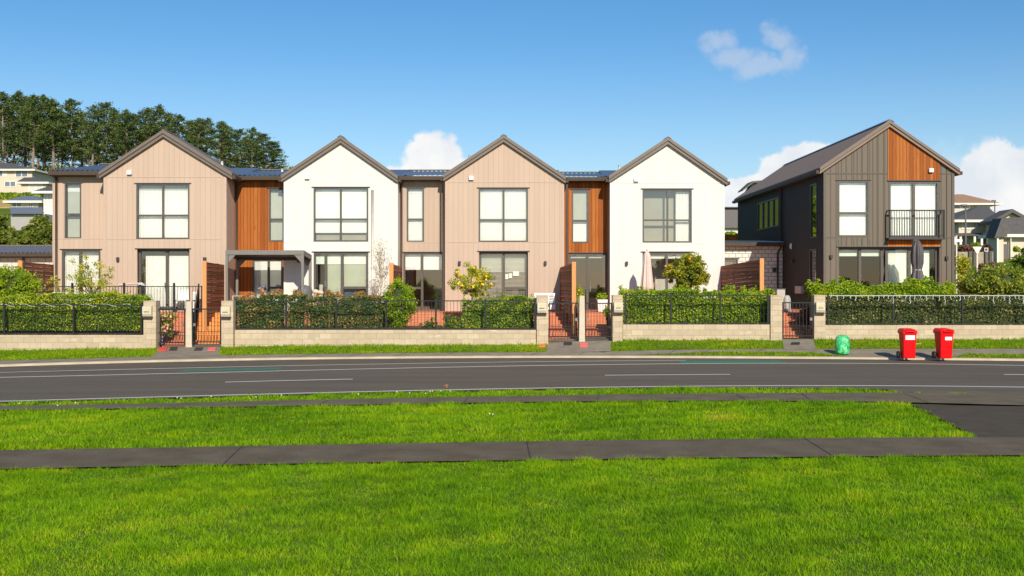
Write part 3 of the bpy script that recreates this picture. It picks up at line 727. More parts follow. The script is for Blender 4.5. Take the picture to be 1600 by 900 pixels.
W = mk(Dl, 101, 286, 127, 373); S = mk(Dl, 96.5, 390, 157, 483)
link_block(h1, Dl, X(82, Dl), X(162, 42.0) + .02, Z(272, Dl), 'tan', [W, S], trim='trim_tan', ridge_z=7.55, belt=Z(373, Dl))
glazing(h1, 'window', W, Dl, [], [(Z(336, Dl), W[0], W[1])], fills=[(W[0] + .05, W[1] - .05, Z(333, Dl), Z(299, Dl), 'blind_grey', .2), (W[0] + .05, W[1] - .05, Z(299, Dl), Z(289, Dl), 'blind', .19), (W[0] + .05, W[1] - .05, Z(371, Dl), Z(338, Dl), 'blind_grey', .2)], room='room_light')
glazing(h1, 'sliding_door', S, Dl, [X(125, Dl)], [], dep=.06, fw=.08, fills=[(S[0] + .05, S[1] - .05, FL + .02, Z(401, Dl), 'curtain', .2), (S[0] + .05, S[1] - .05, Z(401, Dl), Z(394, Dl), 'blind', .25)], room='room_light')
pipe(h1, [(X(89, Dl), Dl - .38, Z(272, Dl)), (X(89, Dl), Dl - .07, Z(279, Dl)), (X(89, Dl), Dl - .07, FL)])
pipe(h1, [(X(347, 42.9), 42.9, Z(266, 42.9)), (X(347, 42.9), 42.9, Z(251.5, 42.9))], 'white_paint', .05, 'vent_pipe')

# ---- house two (white gable, cedar link under a pergola)
D = 42.7; Dl = 43.3
h2 = thing('terraced_house', 'white gabled terraced house with cedar wing behind the grey pergola', 'house', (X(533, D), D, FL), 'terraced houses in a row')
W = mk(D, 490, 293, 575.5, 377.5); S = mk(D, 490, 394, 575.5, 487)
ap = (X(533, D), Z(212.5, D)); ol = (X(440.5, D), Z(274, D)); orr = (X(622, D), Z(275, D))
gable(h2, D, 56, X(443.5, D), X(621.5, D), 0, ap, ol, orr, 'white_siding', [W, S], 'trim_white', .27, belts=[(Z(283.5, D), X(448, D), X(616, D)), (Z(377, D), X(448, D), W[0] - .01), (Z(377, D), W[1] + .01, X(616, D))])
xm = X(532.5, D); zt = Z(342.5, D)
glazing(h2, 'window', W, D, [xm], [(zt, W[0], W[1])], fills=[(W[0] + .05, W[1] - .05, Z(363.5, D), Z(295.5, D), 'blind', .16), (W[0] + .05, W[1] - .05, Z(376.5, D), Z(363, D), 'room_glow_blind', .3)], room='room_light', rdep=1.2)  # lower beige panel stands in for the pale room under the blind
a, b = X(509, D), X(534.5, D)
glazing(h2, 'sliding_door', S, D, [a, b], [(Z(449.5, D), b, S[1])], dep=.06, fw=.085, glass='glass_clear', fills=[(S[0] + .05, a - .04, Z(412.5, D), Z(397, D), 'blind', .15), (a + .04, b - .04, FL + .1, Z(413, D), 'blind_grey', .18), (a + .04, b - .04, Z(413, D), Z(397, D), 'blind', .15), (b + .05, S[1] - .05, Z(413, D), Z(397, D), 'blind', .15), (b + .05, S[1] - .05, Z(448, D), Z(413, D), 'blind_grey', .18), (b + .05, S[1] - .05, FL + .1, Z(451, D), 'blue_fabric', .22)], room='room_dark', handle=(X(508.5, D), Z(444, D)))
vent_box(h2, 480.5, 277, D)
pipe(h2, [(X(582.5, D), D - .06, Z(297, D)), (X(582.5, D), D - .06, FL)], 'trim_white', .05)
W = mk(Dl, 420, 294.5, 443.5, 377.5); S = mk(Dl, 394, 401, 442, 487)
link_block(h2, Dl, X(364, Dl), X(443.5, 42.7) + .02, Z(279.5, Dl), 'cedar', [W, S], ridge_z=7.35)
glazing(h2, 'window', W, Dl, [], [(Z(342.5, Dl), W[0], W[1])], fills=[(W[0] + .05, W[1] - .05, Z(341, Dl), Z(297, Dl), 'blind_grey', .16), (W[0] + .05, W[1] - .05, Z(375, Dl), Z(344, Dl), 'blind_grey', .16)], room='room_light')
glazing(h2, 'sliding_door', S, Dl, [X(419.5, Dl)], [(Z(449.5, Dl), X(420, Dl), S[1])], dep=.06, fw=.075, fills=[(S[0] + .05, S[1] - .05, FL + .05, Z(402, Dl), 'blind', .2)], room='room')
pipe(h2, [(X(375, Dl), Dl - .38, Z(283, Dl)), (X(374, Dl), Dl - .2, Z(287, Dl)), (X(370.5, Dl), Dl - .07, Z(291, Dl)), (X(370.5, Dl), Dl - .07, FL)])
pipe(h2, [(X(437, 46), 46.5, Z(272, 46)), (X(437, 46), 46.5, Z(261.5, 46))], 'white_paint', .05, 'vent_pipe')
wall_light(h2, 467, 407, D)

# ---- house three (tan gable, tan link)
D = 42.9; Dl = 43.5
h3 = thing('terraced_house', 'tan gabled terraced house with open venetian blinds behind the lemon tree', 'house', (X(787, D), D, FL), 'terraced houses in a row')
W = mk(D, 748, 294, 825, 378); S = mk(D, 748.5, 393, 825, 487)
ap = (X(787, D), Z(211, D)); ol = (X(693, D), Z(273, D)); orr = (X(883.5, D), Z(276, D))
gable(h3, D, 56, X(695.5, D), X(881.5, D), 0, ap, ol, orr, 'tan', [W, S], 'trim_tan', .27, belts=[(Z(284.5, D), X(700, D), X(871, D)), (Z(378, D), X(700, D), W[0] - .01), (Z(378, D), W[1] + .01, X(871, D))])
xm = X(787, D)
glazing(h3, 'window', W, D, [xm], [(Z(343.5, D), W[0], W[1])], fills=[], slats=(Z(376.5, D), Z(296.5, D)), room='room_light')
glazing(h3, 'sliding_door', S, D, [X(787, D)], [(Z(450, D), X(788, D), S[1])], dep=.22, fw=.085, fills=[(S[0] + .06, S[1] - .06, Z(424, D), Z(398, D), 'slats_open', .34), (S[0] + .06, S[1] - .06, Z(424, D), Z(398, D), 'blind_grey', .42), (S[0] + .06, S[1] - .06, Z(470, D), Z(424, D), 'slats_open', .34), (X(789.5, D), X(794, D), Z(436, D), Z(428.5, D), 'white_paint', .25), (X(795, D), X(800, D), Z(434.5, D), Z(427, D), 'white_paint', .25), (X(801.5, D), X(811, D), Z(431, D), Z(424, D), 'white_paint', .25)], room='room')
vent_box(h3, 736.5, 278.5, D); wall_light(h3, 718, 411, D); wall_light(h3, 852, 411, D)
W = mk(Dl, 635.5, 293.5, 662.5, 378); S = mk(Dl, 630, 394.5, 693.5, 487)
link_block(h3, Dl, X(621, Dl), X(697, Dl), Z(279.5, Dl), 'tan_light', [W, S], trim='trim_tan', ridge_z=7.35, belt=Z(378.5, Dl))
glazing(h3, 'window', W, Dl, [], [(Z(342.5, Dl), W[0], W[1])], slats=(Z(376.5, Dl), Z(296.5, Dl)), room='room_light')
glazing(h3, 'sliding_door', S, Dl, [X(659.5, Dl)], [(Z(450, Dl), S[0], X(659, Dl))], dep=.06, fw=.08, fills=[(S[0] + .05, S[1] - .05, Z(421.5, Dl), Z(397, Dl), 'blind', .16)], room='room', glass='glass', handle=(X(691, Dl), Z(452, Dl)))
pipe(h3, [(X(624, Dl), Dl - .38, Z(282, Dl)), (X(625, Dl), Dl - .2, Z(286, Dl)), (X(627.5, Dl), Dl - .07, Z(290, Dl)), (X(627.5, Dl), Dl - .07, FL)])
pipe(h3, [(X(694.3, Dl), D - .07, Z(280, D)), (X(694.3, Dl), D - .07, FL)])
pipe(h3, [(X(733, 46), 46.5, Z(256, 46)), (X(733, 46), 46.5, Z(240.5, 46))], 'white_paint', .05, 'vent_pipe')

# ---- house four (white gable, cedar link with glazed entry)
D = 43.0; Dl = 43.9
h4 = thing('terraced_house', 'rightmost white gabled terraced house with cedar wing above the glazed entry door', 'house', (X(1043, D), D, FL), 'terraced houses in a row')
W = mk(D, 1004, 295.5, 1081, 379); S = mk(D, 1004, 394, 1081, 487)
ap = (X(1043, D), Z(214.5, D)); ol = (X(951, D), Z(275, D)); orr = (X(1135.5, D), Z(279, D))
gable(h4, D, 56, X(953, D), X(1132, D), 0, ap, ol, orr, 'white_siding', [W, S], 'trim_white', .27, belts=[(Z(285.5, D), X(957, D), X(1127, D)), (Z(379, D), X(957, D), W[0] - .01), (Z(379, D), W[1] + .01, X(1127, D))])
xm = X(1043, D)
glazing(h4, 'window', W, D, [xm], [(Z(344, D), W[0], W[1])], fills=[(X(1057, D), X(1078, D), Z(377, D), Z(299, D), 'curtain', .2), (X(1006, D), X(1079, D), Z(378, D), Z(297, D), 'room_glow_blind', .45)], room='room_light', rdep=2.0)  # full beige panel added for the sheer and sky glow in the glass
glazing(h4, 'sliding_door', S, D, [X(1042, D)], [], dep=.06, fw=.08, fills=[(S[0] + .05, X(1041, D), Z(404, D), Z(399, D), 'blind', .16), (X(1044, D), S[1] - .05, Z(404, D), Z(396, D), 'blind', .16)], room='room_dark')
vent_box(h4, 994, 281, D); wall_light(h4, 979, 411.5, D)
W = mk(Dl, 893.5, 296, 920, 379.5); S = mk(Dl, 888.5, 395.5, 949, 490)
link_block(h4, Dl, X(881.5, 42.9) - .02, X(955, Dl), Z(281, Dl), 'cedar', [W, S], ridge_z=7.30)
glazing(h4, 'window', W, Dl, [], [(Z(344.5, Dl), W[0], W[1])], fills=[(W[0] + .05, W[1] - .05, Z(343, Dl), Z(298, Dl), 'blind_grey', .16), (W[0] + .05, W[1] - .05, Z(378, Dl), Z(346, Dl), 'blind', .17)], room='room_light')
glazing(h4, 'entry_door', S, Dl, [X(918, Dl)], [(Z(451, Dl), S[0], X(918, Dl))], dep=.06, fw=.08, fills=[(S[0] + .05, S[1] - .05, Z(403, Dl), Z(399.5, Dl), 'blind', .16)], room='room', handle=(X(922, Dl), Z(451, Dl)))
pipe(h4, [(X(884, Dl), Dl - .40, Z(281, Dl)), (X(884, Dl), D - .07, Z(287, Dl)), (X(884, Dl), D - .07, FL)])
pipe(h4, [(X(950.5, Dl), D + .3, Z(283, D)), (X(950.5, Dl), D + .3, FL)])
pipe(h4, [(X(969.5, 46), 46.5, Z(270, 46)), (X(969.5, 46), 46.5, Z(256.5, 46))], 'white_paint', .05, 'vent_pipe')

# ---- dark detached house
D = 43.5
h5 = thing('detached_house', 'charcoal board clad detached house with cedar gable panel and small railed balcony', 'house', (X(1388, D), D, FL))
W = mk(D, 1308.5, 282, 1358.5, 370.5); B = mk(D, 1388.5, 283, 1468, 372); S = mk(D, 1310, 386, 1468, 487)
ap = (X(1388.5, D), Z(188, D)); ol = (X(1279.5, D), Z(262, D)); orr = (X(1497.5, D), Z(263.5, D))
bz = Z(271, D); bz2 = Z(371, D); wx0, wx1 = X(1286.5, D), X(1491, D)
BACK = 60.0; gx0 = wx0
# side wall gets its own openings, so the gable wall is built here in pieces
t = .26; wa = (ap[0], ap[1] - t * 1.05)
sl = (wa[1] - (ol[1] - t)) / (wa[0] - ol[0]); sr = (wa[1] - (orr[1] - t)) / (orr[0] - wa[0])
zl = wa[1] - sl * (wa[0] - wx0); zr = wa[1] - sr * (wx1 - wa[0]); ze = min(zl, zr) - .02
mb = MB(); wall_grid(mb, wx0, wx1, FL - .2, ze, D, [W, B, S]); mb.quad((wx0, D, ze), (wx1, D, ze), (wx1, D, zr), (wa[0], D, wa[1]), (wx0, D, zl))
for h in (W, B): opening(mb, *h, D)
opening(mb, *S, D, .3)
def sD(px): return wx0 * F / (px - CX)
sw = []      # side windows: y0,y1,z0,z1
Dm = 44.8
sw.append((sD(1276.5), sD(1266.5), Z(371.5, Dm), Z(287, Dm))); sw.append((sD(1276), sD(1265.5), FL + .1, Z(389, Dm)))
sw.append((sD(1217), sD(1184), Z(353, 50.6), Z(307, 50.6)))
ysl = sorted({D, BACK, *[v for s_ in sw for v in s_[:2]]}); zsl = sorted({FL - .2, zl, *[v for s_ in sw for v in s_[2:]]})
for i in range(len(ysl) - 1):
    for j in range(len(zsl) - 1):
        cy, cz = (ysl[i] + ysl[i + 1]) / 2, (zsl[j] + zsl[j + 1]) / 2
        if any(s_[0] < cy < s_[1] and s_[2] < cz < s_[3] for s_ in sw): continue
        mb.quad((wx0, ysl[i], zsl[j]), (wx0, ysl[i], zsl[j + 1]), (wx0, ysl[i + 1], zsl[j + 1]), (wx0, ysl[i + 1], zsl[j]), m=1)
mb.quad((wx1, D, FL - .2), (wx1, BACK, FL - .2), (wx1, BACK, zr), (wx1, D, zr), m=1)
mb.quad((wx0, BACK, FL), (wx0, BACK, zl), (wa[0], BACK, wa[1]), (wx1, BACK, zr), (wx1, BACK, FL), m=1)
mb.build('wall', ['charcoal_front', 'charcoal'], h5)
# real board joints on the front: raised battens
mb = MB(); xx = wx0 + .28
while xx < wx1 - .1:
    segs = [(FL - .2, wa[1] - (sl * (wa[0] - xx) if xx < wa[0] else sr * (xx - wa[0])) - .02)]
    for hh_ in (W, B, S, (X(1387, D), X(1469, D), Z(386, D), 99)):
        if hh_[0] - .08 < xx < hh_[1] + .08:
            segs = [q for a_, b_ in segs for q in ((a_, min(b_, hh_[2] - .06)), (max(a_, hh_[3] + .06), b_)) if q[1] - q[0] > .05]
    for a_, b_ in segs: mb.box(xx, xx + .028, D - .018, D - .001, a_, b_)
    xx += .31
mb.build('cladding_batten', 'trim_dark', h5)
rf = MB().prism(chevron(ol, ap, orr, t), D - .14, BACK + .1).build('roof', 'roof_brown', h5)
MB().prism(chevron((ol[0], ol[1] - .03), (ap[0], ap[1] - .03), (orr[0], orr[1] - .03), t * .42), D - .19, D - .141).build('barge_board', 'barge', rf)
MB().box(ol[0] - .13, ol[0] - .002, D - .1, BACK, ol[1] - t * .95, ol[1] - t * .45).build('gutter', 'gutter', rf)
MB().box(orr[0] + .002, orr[0] + .13, D - .1, BACK, orr[1] - t * .95, orr[1] - t * .45).build('gutter', 'gutter', rf)
MB().prism([(ap[0] - .18, ap[1] - .08), (ap[0], ap[1] + .04), (ap[0] + .18, ap[1] - .08), (ap[0], ap[1] + .004)], D - .15, BACK + .1).build('ridge_cap', 'roof_blue', rf)
# cedar panel in the gable and below the balcony
px0, px1 = X(1387, D), X(1468.5, D); pz = Z(281.5, D)
zt0 = wa[1] - sr * max(0, px0 - wa[0]) - .01; zt1 = wa[1] - sr * (px1 - wa[0]) - .01
MB().prism([(px0, pz), (px1, pz), (px1, zt1), (wa[0] + .02, wa[1] - .03), (px0, zt0 - .02)], D - .03, D - .002).build('cedar_panel', 'cedar', h5)
MB().box(px0, px1, D - .03, D - .002, Z(385.5, D), Z(374, D)).build('cedar_panel', 'cedar_bright', h5)
m = MB(); m.box(wx0, px0 - .02, D - .022, D - .001, bz - .02, bz + .02).box(px1 + .02, wx1, D - .022, D - .001, bz - .02, bz + .02)
m.box(wx0, W[0] - .08, D - .022, D - .001, bz2 - .02, bz2 + .02).box(px1 + .02, wx1, D - .022, D - .001, bz2 - .02, bz2 + .02)
m.box(wx0, wx0 + .1, D - .03, D - .001, FL - .2, zl - .03).box(wx1 - .1, wx1, D - .03, D - .001, FL - .2, zr - .03).build('trim', 'trim_dark', h5)
glazing(h5, 'window', W, D, [], [(Z(333, D), W[0], W[1])], fills=[(W[0] + .1, W[1] - .1, Z(368.5, D), Z(285, D), 'blind', .15)], room='room_light', fw=.08)
glazing(h5, 'balcony_door', B, D, [X(1428, D)], [], dep=.06, fw=.09, fills=[(B[0] + .1, B[1] - .1, Z(371.5, D), Z(285, D), 'blind', .16)], room='room_light')
a1, a2, a3 = X(1346, D), X(1384, D), X(1424, D)
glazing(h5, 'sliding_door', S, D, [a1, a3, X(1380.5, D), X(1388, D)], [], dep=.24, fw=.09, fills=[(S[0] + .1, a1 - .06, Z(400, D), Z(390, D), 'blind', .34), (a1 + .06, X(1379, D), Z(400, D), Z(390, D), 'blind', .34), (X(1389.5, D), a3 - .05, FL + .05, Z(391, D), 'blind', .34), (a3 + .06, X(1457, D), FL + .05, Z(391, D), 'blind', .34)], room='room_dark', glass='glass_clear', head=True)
# balcony rail
b0, b1 = X(1385, D), X(1471, D); zr0, zr1 = Z(370, D), Z(328.5, D); y0 = D - .32
m = MB(); m.box(b0, b1, y0 - .03, y0 + .03, zr1 - .05, zr1).box(b0, b1, y0 - .02, y0 + .02, zr0, zr0 + .04)
m.box(b0, b0 + .06, y0 - .03, y0 + .03, zr0 - .05, zr1 - .05).box(b1 - .06, b1, y0 - .03, y0 + .03, zr0 - .05, zr1 - .05)
m.box(b0, b0 + .04, y0 + .03, D - .002, zr1 - .05, zr1 - .005).box(b1 - .04, b1, y0 + .03, D - .002, zr1 - .05, zr1 - .005)
rl = m.build('balcony_railing', 'black_metal', h5)
m = MB(); n = 22
for i in range(1, n): xx = b0 + (b1 - b0) * i / n; m.box(xx - .009, xx + .009, y0 - .009, y0 + .009, zr0 + .04, zr1 - .05)
m.build('balusters', 'black_metal', rl)
MB().box(b0 - .02, b1 + .02, y0 - .04, D - .002, zr0 - .12, zr0 - .051).build('balcony_sill', 'frame_dark', rl)
# side windows
def side_glaze(s_, mull, name='side_window'):
    y0, y1, z0, z1 = s_; fw = .06; f = MB(); xa, xb = wx0 - .02, wx0 + .07
    f.box(xa, xb, y0, y0 + fw, z0, z1).box(xa, xb, y1 - fw, y1, z0, z1).box(xa, xb, y0 + fw, y1 - fw, z0, z0 + fw).box(xa, xb, y0 + fw, y1 - fw, z1 - fw, z1)
    for q in mull: f.box(xa + .002, xb - .002, q - .05, q + .05, z0 + fw, z1 - fw)
    o = f.build(name, 'frame_dark', h5)
    MB().quad((wx0 + .03, y0, z0), (wx0 + .03, y1, z0), (wx0 + .03, y1, z1), (wx0 + .03, y0, z1)).build('pane', 'glass_mirror', o)
    MB().box(wx0 + .25, wx0 + .3, y0 - .1, y1 + .1, z0 - .1, z1 + .1).build('screen', 'room', o)
side_glaze(sw[0], []); side_glaze(sw[1], []); side_glaze(sw[2], [sw[2][0] + (sw[2][1] - sw[2][0]) * q for q in (.25, .5, .75)])
pipe(h5, [(wx0 - .1, sD(1222), zl - .1), (wx0 - .06, sD(1222), zl - .3), (wx0 - .06, sD(1222), FL)], 'gutter')
vent_box(h5, 1454, 266.5, D - .03); wall_light(h5, 1298, 401, D); wall_light(h5, 1478.5, 403, D)
MB().box(wx0 - .14, wx0 - .002, sD(1241) - .06, sD(1241) + .06, Z(407.5, 47.5) - .08, Z(407.5, 47.5) + .08).build('wall_light', 'frame_dark', h5)
def text_obj(s, size, loc, rot, mat, name, parent, ext=.008):
    cu = bpy.data.curves.new(name, 'FONT'); cu.body = s; cu.size = size; cu.extrude = ext; cu.align_x = 'CENTER'; cu.align_y = 'CENTER'; cu.offset = size * .02
    o = bpy.data.objects.new('tmp_text', cu); C.objects.link(o); o.location = (0, 0, 0)
    dg = bpy.context.evaluated_depsgraph_get(); me = bpy.data.meshes.new_from_object(o.evaluated_get(dg)); me.name = name
    bpy.data.objects.remove(o); me.materials.clear(); me.materials.append(MATS[mat])
    q = link(name, me, parent); q.location = Vector(loc) - wl(parent); q.rotation_euler = rot; return q
text_obj('40', .36, (wx0 - .02, sD(1236), Z(385, 48.2)), (R(90), 0, R(-90)), 'number_white', 'house_number', h5)
# meter box and electrics by the side door
MB().box(wx0 - .16, wx0 - .002, sD(1257), sD(1247.5), Z(459, 46.5), Z(447, 46.5)).build('meter_box', 'table_grey', h5, bevel=.02)

# ------------------------------------------------------------------ garages
Dg = 50.0
g2 = thing('garage', 'grey concrete block garage between the white terraced house and the dark house', 'garage', (X(1180, Dg), Dg, FL))
x0, x1, zt = X(1120, Dg), wx0 - .02, Z(383, Dg)
wn = rect(Dg, 1126, 404, 1153, 421)
mb = MB(); wall_grid(mb, x0, x1, FL - .2, zt, Dg, [wn]); opening(mb, *wn, Dg); mb.quad((x0, Dg, FL - .2), (x0, Dg, zt), (x0, 58, zt), (x0, 58, FL - .2))
mb.build('wall', 'block_garage', g2)
glazing(g2, 'window', wn, Dg, [], [], room='room_dark', fills=[(wn[0] + .06, wn[1] - .06, wn[2], wn[3] - .03, 'garage_blind', .15)], rdep=.6)
m = MB(); n = 26
for i in range(n):
    a_ = x0 + (x1 - x0) * i / n; b_ = x0 + (x1 - x0) * (i + 1) / n; w_ = b_ - a_
    for (u0, u1, q0, q1) in ((0, .6, 0, 0), (.6, .7, 0, .04), (.7, .9, .04, .04), (.9, 1, .04, 0)):
        m.quad((a_ + w_ * u0, Dg - .3, zt + .12 + q0), (a_ + w_ * u1, Dg - .3, zt + .12 + q1), (a_ + w_ * u1, 55, zt + .36 + q1), (a_ + w_ * u0, 55, zt + .36 + q0))
rf = m.build('roof', 'roof_blue', g2)
MB().box(x0, x1, Dg - .42, Dg - .28, zt - .05, zt + .12).build('gutter', 'gutter', rf); MB().box(x0, x1, Dg - .279, Dg - .002, zt - .06, zt + .09).build('fascia', 'frame_dark', rf)
pipe(g2, [(X(1218, Dg), Dg - .33, zt), (X(1218, Dg), Dg - .25, zt - .12), (X(1214.5, Dg), Dg - .07, zt - .35), (X(1214.5, Dg), Dg - .07, FL)])
MB().box(X(1208, 49.8), X(1213, 49.8), 49.8, 49.97, Z(425, 49.8), Z(418, 49.8)).build('wall_light', 'frame_dark', g2)
Dg = 47.5
g1 = thing('garage', 'white block garage behind the leftmost slatted timber screen', 'garage', (X(30, Dg), Dg, FL))
x0, x1, zt = X(-170, Dg), X(95, Dg), Z(400, Dg)
mb = MB(); wall_grid(mb, x0, x1, FL - .2, zt, Dg, []); mb.quad((x1, Dg, FL - .2), (x1, 53, FL - .2), (x1, 53, zt), (x1, Dg, zt)); mb.build('wall', 'block_white', g1)
m = MB(); n = 40
for i in range(n):
    a_ = x0 + (x1 - x0) * i / n; b_ = x0 + (x1 - x0) * (i + 1) / n; w_ = b_ - a_
    for (u0, u1, q0, q1) in ((0, .6, 0, 0), (.6, .7, 0, .04), (.7, .9, .04, .04), (.9, 1, .04, 0)):
        m.quad((a_ + w_ * u0, Dg - .3, zt + .12 + q0), (a_ + w_ * u1, Dg - .3, zt + .12 + q1), (a_ + w_ * u1, 51.5, zt + .53 + q1), (a_ + w_ * u0, 51.5, zt + .53 + q0))
rf = m.build('roof', 'far_blue_roof', g1)
MB().box(x0, x1, 51.4, 51.6, zt + .56, zt + .62).build('ridge_cap', 'barge', rf)
MB().box(x0, x1, Dg - .42, Dg - .28, zt - .03, zt + .11).build('gutter', 'gutter', rf); MB().box(x0, x1, Dg - .279, Dg - .002, zt - .06, zt + .09).build('fascia', 'frame_dark', rf)
pipe(g1, [(X(37, Dg), Dg - .33, zt), (X(37, Dg), Dg - .07, zt - .15), (X(37, Dg), Dg - .07, FL)], 'frame', .06)

# ------------------------------------------------------------------ patio, garden beds, steps
mb = MB(); pa, pb = X(-150, 40.9), X(1800, 40.9)
struct(MB().box(pa, pb, 40.9, 62, .2, FL).build('patio', 'terracotta'))
gates = [(X(243, 37.0) - 1., X(346, 37.2)), (X(857, 37.6), X(957, 37.6)), (X(1222, 38), X(1271, 38))]
segs = []; c = pa
for a_, b_ in gates: segs.append((c, a_)); c = b_
segs.append((c, pb))
for a_, b_ in segs: struct(MB().box(a_, b_, 37.55 if a_ < -9.9 else 38.2, 40.89, .0, .78).build('garden_bed', 'soil'))
def steps(x0, x1, z0, D0, mat, label, n=7, D1=40.8, sh=0.):
    mb = MB(); mb.box(x0, x1, D0 - .6, D0, z0 - .3, z0)
    for i in range(n):
        da, db = D0 + (D1 - D0) * i / n, D1 + .08; za, zb = z0 + (FL - z0) * i / n, z0 + (FL - z0) * (i + 1) / n; sa = sh * i / n
        mb.hexa([(x0 + sa, da, za), (x1 + sa, da, za), (x1 + sh, db, za), (x0 + sh, db, za)], [(x0 + sa, da, zb), (x1 + sa, da, zb), (x1 + sh, db, zb), (x0 + sh, db, zb)])
    # nosings
    o = mb.build('steps', mat); tag(o, label, 'steps', 'tiled steps up from the street gates'); return o
steps(X(243.5, 37.3), X(294, 37.3), .22, 38.3, 'terracotta', 'red tiled steps behind the leftmost gate, beside the pink roses', sh=-1.0)
steps(X(296, 37.3), X(345.5, 37.3), .22, 38.3, 'terracotta_orange', 'orange tiled steps behind the gate beside the slatted screen', sh=-1.0)
steps(X(857.5, 37.6), X(909, 37.6), .36, 38.6, 'terracotta', 'red tiled steps behind the gate with the timber screen at its right')
steps(X(911, 37.6), X(956.5, 37.6), .36, 38.6, 'terracotta', 'red tiled steps leading to the glazed entry door and planter')
steps(X(1222.5, 38), X(1270.5, 38), .40, 39.0, 'terracotta', 'red tiled steps behind the single gate of the dark house')

# ------------------------------------------------------------------ block walls, pillars, fences, gates
def block_wall(px0, px1, D, ytop, zb, label):
    tag(MB().box(X(px0, D), X(px1, D), D, D + .2, zb - .3, Z(ytop, D) - .001).build('garden_wall', 'block_cream'), label, 'wall', 'low block walls along the verge')
def pillar(px0, px1, D, ytop, zb, label, capw=.0):
    x0, x1 = X(px0, D), X(px1, D); z1 = Z(ytop, D)
    t = thing('pillar', label, 'pillar', ((x0 + x1) / 2, D, zb), 'block gate pillars')
    MB().box(x0, x1, D - .06, D + .36, zb - .3, z1 - .04).build('shaft', 'block_cream', t, bevel=.008)
    MB().box(x0 - .003, x1 + .003, D - .063, D + .363, z1 - .038, z1).build('cap', 'block_cream', t, bevel=.006)
block_wall(-160, 224.5, 36.85, 523.5, .1, 'pale block wall under the leftmost green hedge')
block_wall(365.8, 837.5, 37.3, 515.5, .2, 'long pale block wall below the red tipped shrubs')
block_wall(973.5, 1202.5, 37.8, 507, .3, 'pale block wall below the hedge with orange tree')
block_wall(1289.5, 1800, 38, 508, .3, 'pale block wall behind the two red bins')
pillar(225, 244.5, 36.9, 470, .1, 'block pillar at the right end of the leftmost hedge')
pillar(346.5, 365, 37.1, 470, .1, 'block pillar at the right of the orange steps')
pillar(838.5, 856.5, 37.4, 461, .2, 'block pillar at the right end of the long wall')
pillar(957, 972.7, 37.6, 461, .3, 'block pillar at the left end of the wall with orange tree')
pillar(1203.5, 1221.5, 37.8, 461.5, .3, 'block pillar left of the single gate')
pillar(1271.5, 1289, 38, 461, .3, 'block pillar right of the single gate, touching the dark house hedge')
for (px0, px1, D, yt, yb, lab) in ((290.5, 299, 37.15, 471, 542, 'slim concrete gate post between the two leftmost gates'), (905.5, 913.5, 37.6, 462, 536, 'slim concrete gate post between the two middle gates')):
    o = MB().hexa([(X(px0 - .8, D), D, Z(yb, D) - .1), (X(px1 + .8, D), D, Z(yb, D) - .1), (X(px1 + .8, D), D + .2, Z(yb, D) - .1), (X(px0 - .8, D), D + .2, Z(yb, D) - .1)], [(X(px0, D), D, Z(yt, D)), (X(px1, D), D, Z(yt, D)), (X(px1, D), D + .2, Z(yt, D)), (X(px0, D), D + .2, Z(yt, D))]).build('gate_post', 'concrete_post', bevel=.012)
    tag(o, lab, 'gate post')
def letterbox(px, py, D, num, label):
    x, z = X(px, D), Z(py, D); y = D - .06
    t = thing('letterbox', label, 'letterbox', (x, y, z - .2), 'letterboxes on the gate pillars')
    w = .155
    prof = [(y - .002, z - .19), (y - .002, z + .2), (y - .15, z + .17), (y - .16, z - .08), (y - .12, z - .17)]
    m = MB(); n = len(prof); m.v = [(x - w, a, b) for a, b in prof] + [(x + w, a, b) for a, b in prof]
    m.f = [tuple(range(n)), tuple(range(2 * n - 1, n - 1, -1))] + [((i + 1) % n, i, n + i, n + (i + 1) % n) for i in range(n)]; m.m = [0] * len(m.f)
    b = m.build('box', 'cream_plastic', t, bevel=.01)
    MB().box(x - .09, x + .09, y - .168, y - .155, z - .02, z).build('slot', 'slot', b)
    MB().box(x - w - .01, x + w + .01, y - .135, y - .003, z - .215, z - .191).build('base', 'gutter', b)
    text_obj(num, .13, (x, y - .163, z + .075), (R(90), 0, 0), 'brass', 'number', b, .004)
letterbox(232.5, 486.5, 36.9, '32', 'cream letterbox number 32 on the pillar of the leftmost gate')
letterbox(354.5, 487, 37.1, '34', 'cream letterbox number 34 on the pillar beside the orange steps')
letterbox(846.5, 481, 37.4, '36', 'cream letterbox number 36 on the pillar before the white heat pump')
letterbox(965.5, 480.5, 37.6, '38', 'cream letterbox number 38 on the pillar beside the orange tree hedge')
letterbox(1279.8, 480.5, 38, '40', 'cream letterbox number 40 on the pillar of the dark house')
def fence(D, posts, ytop, ybot, label, zb=None):
    y = D + .09; zt, zb_ = Z(ytop, y), Z(ybot, y)
    t = thing('metal_fence', label, 'fence', (X(posts[0], y), y, zb_), 'black railing panels on the block walls')
    for p in posts:
        q = MB().box(X(p, y) - .03, X(p, y) + .03, y - .03, y + .03, zb_ - .05, zt + .06).box(X(p, y) - .07, X(p, y) + .07, y - .06, y + .06, zb_ - .06, zb_ - .045).build('post', 'black_metal', t)
    for a_, b_ in zip(posts[:-1], posts[1:]):
        xa, xb = X(a_, y) + .03, X(b_, y) - .03
        m = MB(); m.box(xa, xb, y - .02, y + .02, zt - .035, zt).box(xa, xb, y - .02, y + .02, zb_, zb_ + .035)
        n = max(3, int(round((xb - xa) / .115)))
        for i in range(1, n): xx = xa + (xb - xa) * i / n; m.box(xx - .006, xx + .006, y - .006, y + .006, zb_ + .035, zt - .035)
        m.build('railing_panel', 'black_metal', t)
fence(36.85, [-101, 7, 115, 221], 476, 521.5, 'black railing in front of the leftmost green hedge')
